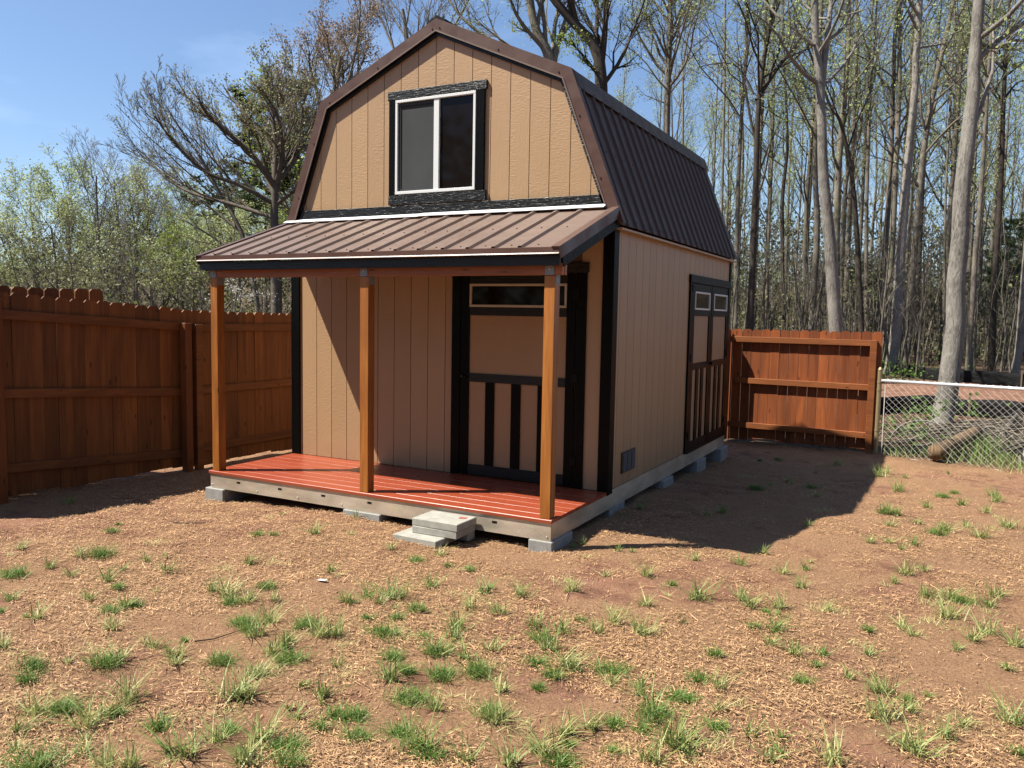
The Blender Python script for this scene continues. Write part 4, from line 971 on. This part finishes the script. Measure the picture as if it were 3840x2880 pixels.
def cloud(n, u0, u1, da, db, hmax, size, mat, name, label, zlo=0., clump=18):
    nc = n//clump; C, u, d = scatter(nc, u0, u1, da, db); C[:, 2] += zlo+rng.random(nc)**1.5*hmax
    V, F_, tn = leaves(C, size, rng, np.array([.55, .55, .35]), clump); ct = np.repeat(rng.normal(0, .18, nc), clump*4); tn = np.clip(tn+ct, 0, 1)
    return link(np_mesh(name, V, F_, tn), name, M[mat], None, kind='stuff', label=label, category='undergrowth')
cloud(54000, -150, 2450, 34, 64, 5.0, .15, 'leaf_under', 'undergrowth', 'olive brown undergrowth filling the foot of the wood')
cloud(5000, -150, 2450, 34, 52, 4.5, .08, 'leaf_bright', 'undergrowth', 'fresh green leaves sprouting on the undergrowth of the wood')
cloud(60000, -400, 2700, 60, 88, 8.0, .24, 'leaf_far', 'distant_wood', 'dark distant wood showing between the trunks')
cloud(40000, 1450, 2500, 55, 75, 8.0, .22, 'leaf_far', 'distant_wood', 'dark evergreen growth behind the trunks on the right', 2.)

# --- dogwood blossom left of the porch
dg = gen(160, 4.2, .06, [(12, .35, 1., 60, .5, 6, .0, .1, .008), (6, .25, 1., 40, .4, 4, .0, .12, .006)], ('leaf_white', 260, .075, .07, 3.3), .2)
for u, yt, dp, lb in ((505, 608, 27, 'small white flowering tree behind the left porch post'),):
    b = at_depth(*F(u, 700), dp); tree_obj(dg, (b.x, b.y, GZF), lb, None, 'bark', 'flowering_tree', 1.0, (.85, .85, (z_over(*F(u, yt), b.x, b.y)-GZF)/4.2))
b = at_depth(*F(1845, 530), 40); tree_obj(dg, (b.x, b.y, GZF), 'white flowering tree deep in the wood above the red fence panel', None, 'bark', 'flowering_tree', 2.0, (1., 1., (b.z-GZF)/4.2))

# ------------------------------------------------------------------ brush pile, log, weeds by the chain link fence
def blades(Bp, H_, Wd, rng, lean=.5, nseg=3, tone0=None, curl=.6):
    N = len(Bp); az = rng.uniform(0, 2*math.pi, N); dirh = np.stack([np.cos(az), np.sin(az), np.zeros(N)], 1); side = np.stack([-np.sin(az), np.cos(az), np.zeros(N)], 1)
    ta = rng.uniform(0, 2*math.pi, N); side = unit(side+dirh*np.cos(ta)[:, None]*.8)
    ln = (rng.random(N)*lean)[:, None]; vs = []
    for k in range(nseg+1):
        t = k/nseg; c = Bp+(dirh*(ln*(t+curl*t*t))+np.array([0, 0, 1.])*(t-curl*.35*t*t*ln))*H_[:, None]
        wd = Wd[:, None]*(1-t**1.6)
        if k < nseg: vs += [c-side*wd, c+side*wd]
        else: vs.append(c)
    V = np.stack(vs, 1); nv = V.shape[1]; tris = []
    for k in range(nseg-1): a = 2*k; tris += [(a, a+1, a+3), (a, a+3, a+2)]
    a = 2*(nseg-1); tris.append((a, a+1, a+2))
    F_ = (np.arange(N)[:, None, None]*nv+np.array(tris)[None]).reshape(-1, 3)
    tb = np.linspace(1, 0, nseg+1); tv = np.concatenate([np.repeat(tb[:-1], 2), [0.]])
    base = rng.normal(.3, .15, N) if tone0 is None else tone0
    tone = np.clip(base[:, None]+.45*(tv[None]-.35), 0, 1)
    return V.reshape(-1, 3), F_, tone.reshape(-1)
lg0 = Vector(at_z(3505, 1700, -.22)); lg1 = Vector(at_z(3668, 1618, -.02)); m = MB(); n_ = 9
m.tube([lg0.lerp(lg1, i/n_)+Vector((.015*math.sin(i*2), 0, .012*math.cos(i*1.7))) for i in range(n_+1)], [.105-.002*i+.009*math.sin(i*1.9+.5)*math.cos(i*.7) for i in range(n_+1)], 12)
o = m.build('fallen_log', M['log'], None, smooth=True); o['label'] = 'short brown cut log lying slanted on the brush pile behind the chain link fence'; o['category'] = 'log'
st = MB(); rs = random.Random(9)
tone = []
for i in range(360):
    cx = rs.gauss(7.1, .95); cy = rs.uniform(6.3, 9.3); 
    if cx < 5.7: continue
    hgt = max(0, .5-abs(cx-7.7)*.2-abs(cy-8)*.1); z = -.33+rs.random()*max(hgt, .06)
    a = rs.gauss(.75, .7); ln = rs.uniform(.4, 1.7); dx = math.cos(a)*ln/2; dy = math.sin(a)*ln/2*.9; dz = rs.uniform(-.05, .28)*ln*.5
    r_ = rs.choice([.006, .008, .010, .014, .02]); n0 = len(st.v)
    st.tube([(cx-dx, cy-dy, z-dz), (cx+rs.uniform(-.05, .05), cy, z+rs.uniform(0, .07)), (cx+dx, cy+dy, z+dz*.8)], [r_, r_*.85, r_*.5], 4, False)
    tone += [min(1, max(0, rs.gauss(.5, .3)))]*(len(st.v)-n0)
bp = np_mesh('brush_pile', np.array(st.v), np.array(st.f), np.array(tone)); link(bp, 'brush_pile', M['stick'], None, kind='stuff', label='heap of dead sticks and branches behind the chain link fence', category='brush pile')
m = MB(); m.tube([(5.75+.45*math.cos(a)*-1+.3, 6.9, -.33+.42*math.sin(a)) for a in np.linspace(.1, 3.0, 14)], .012, 6)
o = m.build('bent_branch', M['bark_pale'], None, smooth=True); o['label'] = 'thin pale branch bent into an arch left of the brush pile'; o['category'] = 'branch'
m = MB(); m.tube([(7.0, 6.9, -.22), (7.15, 7.6, -.06), (7.35, 8.3, .14)], [.05, .045, .03], 9); o = m.build('branch', M['bark'], None, smooth=True); o['label'] = 'grey branch lying right of the cut log on the brush pile'; o['category'] = 'branch'
for x, y, s_, lb in ((7.35, 6.2, .10, 'rough brown tree stump piece right of the log behind the chain link fence'),):
    m = MB(); m.tube([(x, y, -.4), (x+.02, y, -.38+s_*1.4), (x+.03, y+.02, -.38+s_*2.2)], [s_*1.5, s_*1.3, s_*.9], 9); o = m.build('stump', M['bark'], None); o['label'] = lb; o['category'] = 'stump'
rg = np.random.default_rng(5)
def patch(cx, cy, sx, sy, n, h0, h1, wd, lean, tone_):
    x = rg.normal(cx, sx, n); y = rg.normal(cy, sy, n); z = np.array([ground_z(a, b) for a, b in zip(x, y)])-.005
    return blades(np.stack([x, y, z], 1), rg.uniform(h0, h1, n), np.full(n, wd), rg, lean, 3, np.clip(rg.normal(tone_, .15, n), 0, 1))
gp = [patch(6.88, 6.4, .14, .3, 260, .12, .45, .007, .4, .12), patch(7.3, 6.05, .35, .3, 380, .06, .26, .006, .7, .3), patch(6.35, 6.3, .18, .25, 260, .08, .3, .006, .5, .15), patch(7.75, 5.75, .4, .3, 400, .05, .2, .006, .7, .4), patch(5.75, 6.2, .12, .2, 160, .05, .2, .006, .6, .4), patch(8.3, 6.0, .5, .5, 500, .06, .3, .007, .6, .3)]
V = np.concatenate([p[0] for p in gp]); off = np.cumsum([0]+[len(p[0]) for p in gp[:-1]]); F_ = np.concatenate([p[1]+o_ for p, o_ in zip(gp, off)]); tn = np.concatenate([p[2] for p in gp])
link(np_mesh('tall_grass', V, F_, tn), 'tall_grass', M['grass'], None, kind='stuff', label='green grass and weeds growing along the far side of the chain link fence', category='grass')
C = np.concatenate([rg.normal((6.05, 8.9, .05), (.2, .35, .1), (30, 3)), rg.normal((5.9, 7.6, -.2), (.3, .6, .08), (50, 3)), rg.normal((6.5, 10.0, .0), (.4, .3, .1), (25, 3)), rg.normal((4.6, 22, .0), (.8, .8, .15), (200, 3))])
C = C[C[:, 2] > -.34]; V, F_, tn = leaves(C, .07, rg, .05, 4)
link(np_mesh('vines', V, F_, tn), 'vines', M['weed'], None, kind='stuff', label='bright green leafy vines at the foot of the thick grey tree', category='vines')
n = 16000; x = rg.uniform(4.6, 11, n); y = rg.uniform(6.0, 12, n)
C = np.stack([x, y, np.array([ground_z(a, b) for a, b in zip(x, y)])+.004+rg.random(n)*.02], 1)
V, F_, tn = leaves(C, .055, rg, np.array([.02, .02, .004])); Vv = V.reshape(-1, 4, 3); mz = Vv[:, :, 2].mean(1, keepdims=True); Vv[:, :, 2] = mz+(Vv[:, :, 2]-mz)*.35; 
link(np_mesh('leaf_litter', Vv.reshape(-1, 3), F_, tn), 'leaf_litter', M['litter'], None, kind='stuff', label='brown leaf litter beyond the chain link fence', category='leaf litter')

# ------------------------------------------------------------------ straw and grass in the yard
n = 400000
# thicker where the camera stands close: density falls with distance
t = rg.random(n); rad = 2.2+11.5*t**1.15; an = rg.uniform(-.62, .62, n)
fx, fy = CF.x, CF.y; fl_ = math.hypot(fx, fy); fx /= fl_; fy /= fl_
x = CP.x+(fx*np.cos(an)-fy*np.sin(an))*rad; y = CP.y+(fx*np.sin(an)+fy*np.cos(an))*rad
keep = (x > -3.2) & (y < 5.9) & ~((x > .0) & (x < 3.6) & (y > -1.1) & (y < 4.4))
dens = vn(x, y, 1.1, 31)*.6+vn(x, y, 3.3, 32)*.4+.10*np.clip((y+3)/2, 0, 1)*(x < 4.5); keep &= rg.random(n) < np.clip((dens-.34)*4.2, .06, 1); keep &= ~((x > -1.5) & (x < -.1) & (y > -.9) & (rg.random(n) < .6)); keep &= ~((y > 1) & (x > 3.6) & (rg.random(n) < .62))
x, y = x[keep], y[keep]; n = len(x)
def gzv(x, y):
    ss = lambda a, b, v: (lambda t: t*t*(3-2*t))(np.clip((v-a)/(b-a), 0, 1))
    z = -.235-.055*(1-ss(-1., 2.2, x))*(1-ss(14, 22, y))-.105*ss(.6, 4.6, y)+.012*np.sin(x*2.1+1)*np.sin(y*1.7+.4)+.006*np.sin(x*5.3)*np.sin(y*4.1+1)
    return z+((vn(x, y, 3.1, 1)-.5)*.03+(vn(x, y, 8, 2)-.5)*.022)
z = gzv(x, y)+.003+rg.random(n)*.012
a = rg.uniform(0, 2*math.pi, n); ln = rg.uniform(.006, .020, n)*(1+(rg.random(n) < .03)*2.6); wd = rg.uniform(.0009, .0021, n); tl = rg.normal(0, .16, n)
D = np.stack([np.cos(a), np.sin(a), tl], 1)*ln[:, None]; S = np.stack([-np.sin(a), np.cos(a), rg.normal(0, .3, n)], 1)*wd[:, None]; Cc = np.stack([x, y, z], 1)
bend = np.stack([rg.normal(0, .003, n), rg.normal(0, .003, n), rg.random(n)*.004], 1)
V = np.stack([Cc-D-S, Cc-D+S, Cc+bend-S, Cc+bend+S, Cc+D], 1).reshape(-1, 3); ii = np.arange(n)[:, None, None]*5
F_ = (ii+np.array([[0, 1, 3], [0, 3, 2], [2, 3, 4]])[None]).reshape(-1, 3)
link(np_mesh('straw', V, F_, np.repeat(np.clip(rg.normal(.45, .33, n), 0, 1), 5)), 'straw', M['straw'], None, kind='stuff', label='short dry straw scattered over the red clay yard', category='straw')

T1 = [(90,430,180,1),(320,370,90,0),(455,420,60,0),(130,260,80,0),(640,290,150,1),(710,145,70,1),(1635,185,80,1),(1735,190,50,1),(680,460,130,0),(930,340,60,0),(1060,410,100,0),(1580,350,80,0),(750,515,70,1),(570,575,90,0),(800,625,110,0),(70,590,100,0),(240,710,120,0),(700,800,120,0),(970,890,120,0),(1350,540,110,0),(1450,560,160,0),(1470,615,120,1),(1695,525,110,1),(1700,740,190,0),(1530,755,140,1),(1620,850,180,0),(1960,760,150,1),(2040,830,200,0),(2100,420,70,0),(2180,620,80,0),(1845,885,70,0),(20,910,100,0),(220,1040,180,1),(170,1110,110,1),(670,1020,200,1),(740,1000,140,0),(1100,960,140,0),(1120,1010,80,0),(1400,1010,160,1),(1850,1000,180,1),(1620,1090,170,0),(1720,960,100,0),(2150,1010,70,0),(210,1310,220,0),(550,1370,270,0),(820,1230,290,0),(720,1300,110,1),(390,1290,120,1),(110,1420,130,0),(1480,1220,260,0),(1010,1390,140,1),(1660,1470,260,0),(1380,1480,170,0),(1880,1340,80,0),(2035,1400,100,1),(2150,1320,150,1),(1820,1530,200,1),(1150,1580,280,0),(690,1640,240,0),(230,1650,340,1),(1560,1640,240,0),(1840,1650,190,1),(100,1560,120,0),(520,1560,90,0)]
T2 = [(860,545,120,0),(780,405,60,1),(590,310,60,0),(290,595,200,0),(205,635,80,0),(450,680,110,1),(130,740,60,1),(240,845,200,1),(320,730,80,1),(690,790,170,0),(680,860,120,0),(780,660,100,0),(960,700,120,0),(1195,780,130,0),(1370,810,150,0),(1430,555,120,0),(1700,745,150,0),(1890,640,120,0),(1870,805,150,0),(1230,850,150,1),(1290,920,160,0),(1200,1000,130,1),(1400,1010,160,0),(920,930,120,0),(560,950,180,0),(600,1080,180,1),(380,1060,100,1),(290,975,130,1),(830,1070,180,1),(740,980,110,0),(400,1220,220,1),(560,1290,140,0),(60,1320,160,1),(70,1480,180,1),(430,1530,330,0),(520,1600,200,1),(940,1370,200,0),(920,1340,160,1),(980,1180,130,0),(1310,1080,110,1),(1215,1150,70,1),(1680,1040,200,1),(1690,1120,80,0),(1940,1340,200,1),(1960,1300,180,0),(1870,1200,130,0),(2160,1230,50,1),(1250,1540,260,0),(1380,1430,150,0),(1560,1400,130,0),(1690,1370,120,1),(1870,1410,90,1),(2090,1510,220,0),(1940,1620,200,0),(1680,1560,80,1),(1030,1640,160,0),(750,1620,160,0),(490,850,60,1),(25,630,90,0),(60,80,60,0),(1280,265,60,0),(1500,230,50,0),(1290,255,40,0),(280,280,70,0),(1640,450,40,0)]
T3 = [(180,700,200,0),(420,700,80,0),(430,490,80,0),(160,480,60,0),(670,550,90,0),(800,520,60,0),(780,630,80,0),(650,730,110,0),(920,750,80,0),(1290,270,70,0),(1330,200,60,0),(1430,250,50,0),(1380,545,120,0),(1310,580,60,0),(1480,530,60,0),(1500,660,120,0),(1620,790,180,0),(1690,700,110,1),(1360,850,90,0),(1900,680,100,0),(1810,330,120,0),(1630,290,80,0),(1420,385,60,0),(1280,370,60,0),(1970,260,80,0),(1590,70,70,1),(1340,30,100,0),(1840,170,60,0),(1770,930,100,0),(1660,980,60,0),(2010,950,110,0),(1160,870,50,1),(600,970,80,0),(720,1010,140,0),(640,880,130,0),(640,780,50,0),(280,1030,80,1),(180,1160,100,1),(300,1200,110,0),(120,1260,60,1),(1160,1010,60,0),(860,1080,40,1),(1050,1160,60,0),(1260,1220,160,0),(1240,1380,230,0),(1390,1270,50,1),(60,1540,260,0),(290,1340,100,0),(290,1450,100,1),(480,1490,110,0),(590,1640,130,0),(950,1640,230,0),(1400,1580,240,0),(1600,1500,120,0),(1700,1430,80,0),(2010,1420,190,0),(2030,1590,60,1),(700,-10,60,0),(1220,-60,90,0),(1260,-80,80,0),(1500,130,60,0),(1700,120,60,0),(560,420,60,0),(1730,260,60,0),(1170,370,70,0),(810,260,50,0),(230,210,60,0),(1900,60,50,0)]
tufts = []
for T, ox, oy, s in ((T1, 0, 1900, .5906), (T2, 1300, 1900, .5906), (T3, 2500, 1800, .6511)):
    for u, v, w_, kd in T:
        p = at_z(ox+u*s, oy+v*s, -.24); dist = (p-CP).dot(CF); tufts.append((p.x, p.y, w_*s/FPX*dist, kd))
rt = random.Random(4)
for i in range(230):
    rd = rt.uniform(2.5, 13.5); an_ = rt.uniform(-.6, .6); xx = CP.x+(fx*math.cos(an_)-fy*math.sin(an_))*rd; yy = CP.y+(fx*math.sin(an_)+fy*math.cos(an_))*rd
    if i % 2: q_ = rt.choice(tufts[:190]); xx = q_[0]+rt.gauss(0, .14); yy = q_[1]+rt.gauss(0, .14)
    if yy > 5.2 or xx < -1.2 or (-.1 < xx < 3.75 and -1.3 < yy < 4.5): continue
    tufts.append((xx, yy, rt.uniform(.15, 1)**2*.13*(1.25 if xx > 4 else 1)+.012, rt.choice((0, 0, 0, 1, 2, 2))))
VB, FB_, TB, o_ = [], [], [], 0
for cx, cy, wd_, kd in tufts:
    wd_ *= 1.02
    if kd == 1: n = int(60+wd_*1600); sp = wd_*.25; hh_ = (.02, min(.10, .03+wd_*.32)); bw = .0020; ln_ = 1.4; tb_ = .04
    else: n = int(14+wd_*330); sp = wd_*.17; hh_ = (.03, min(.19, .035+wd_*.8)); bw = .0031; ln_ = 1.15; tb_ = rg.uniform(.12, .55)
    if kd == 2: n = int(20+wd_*500); sp = wd_*.4; hh_ = (.01, .05); bw = .0016; ln_ = 1.8; tb_ = .95
    x = rg.normal(cx, sp, n); y = rg.normal(cy, sp*.8, n); z = gzv(x, y)-.004
    V, F_, tn = blades(np.stack([x, y, z], 1), rg.uniform(hh_[0], hh_[1], n), rg.uniform(.6, 1.4, n)*bw, rg, ln_, 3, np.clip(rg.normal(tb_, .14, n), 0, 1))
    VB.append(V); FB_.append(F_+o_); TB.append(tn); o_ += len(V)
link(np_mesh('grass_tufts', np.concatenate(VB), np.concatenate(FB_), np.concatenate(TB)), 'grass_tufts', M['grass'], None, kind='stuff', label='sparse green and yellow grass tufts sprouting through the straw', category='grass')

# small things on the ground
def twig(pix, r_, label, mat='bark_dark'):
    P = [at_z(px, py, -.235) for px, py in pix]; P = [Vector((p.x, p.y, gz(p.x, p.y)+r_+.006)) for p in P]
    m = MB(); m.tube(P, [r_*(1-.6*i/(len(P)-1)) for i in range(len(P))], 6); o = m.build('twig', M[mat], None); o['label'] = label; o['category'] = 'twig'; o['group'] = 'twigs lying in the yard'
twig([(730, 2410), (800, 2400), (870, 2382), (935, 2362)], .004, 'longest dark twig lying in the straw left of the middle foreground')
twig([(650, 1958), (710, 1962), (760, 1960), (800, 1953)], .005, 'thin dark twig lying in front of the left porch corner')
p = at_z(1208, 2177, -.225); m = MB(); m.prism([(-.035, -.012), (.033, -.016), (.036, .014), (-.03, .018)], lambda q, t: (p.x+q[0], p.y+q[1], gz(p.x, p.y)+.014+t+q[0]*.1), 0, .0012)
o = m.build('paper_scrap', M['white'], None); o['label'] = 'small white paper scrap lying on the straw'; o['category'] = 'paper'

def ring(n, r0_, r1_, hmax, size, a0, a1):
    nc = n//16; a = rng.uniform(a0, a1, nc); rr_ = rng.uniform(r0_, r1_, nc); C = np.stack([2+np.cos(a)*rr_, np.sin(a)*rr_, GZF+rng.random(nc)*hmax], 1)
    return leaves(C, size, rng, np.array([.9, .9, .6]), 16)
V, F_, tn = ring(42000, 34, 46, 13, .5, R(-150), R(22))
link(np_mesh('added_wood_ring', V, F_, tn), 'added_wood_ring', M['leaf_pine'], None, kind='stuff', label='unseen dark wood added round the yard to cut sky light and reflections', category='woods')  # unseen leaf ring put in to cut sky light and darken window reflections

n = 2600; rad = 2.4+9*rg.random(n)**.8; an = rg.uniform(-.62, .62, n); x = CP.x+(fx*np.cos(an)-fy*np.sin(an))*rad; y = CP.y+(fx*np.sin(an)+fy*np.cos(an))*rad
kp = (x > -3) & (y < 5.8) & ~((x > -.1) & (x < 3.75) & (y > -1.7) & (y < 4.4)); x, y = x[kp], y[kp]; n = len(x)
C = np.stack([x, y, gzv(x, y)], 1); s0 = rg.uniform(.003, .012, n)*(1+(rg.random(n) < .05)*.8); oc = np.array([[1, 0, 0], [0, 1, 0], [-1, 0, 0], [0, -1, 0], [0, 0, .7], [0, 0, -.5]], float)
V = C[:, None, :]+(oc[None]*(.6+.8*rg.random((n, 6, 1))))*s0[:, None, None]; ft = np.array([[0, 1, 4], [1, 2, 4], [2, 3, 4], [3, 0, 4], [1, 0, 5], [2, 1, 5], [3, 2, 5], [0, 3, 5]])
link(np_mesh('clods', V.reshape(-1, 3), (np.arange(n)[:, None, None]*6+ft[None]).reshape(-1, 3), np.repeat(rg.random(n), 6)), 'clods', M['clod'], None, kind='stuff', label='small red clay clods strewn over the yard', category='clods')
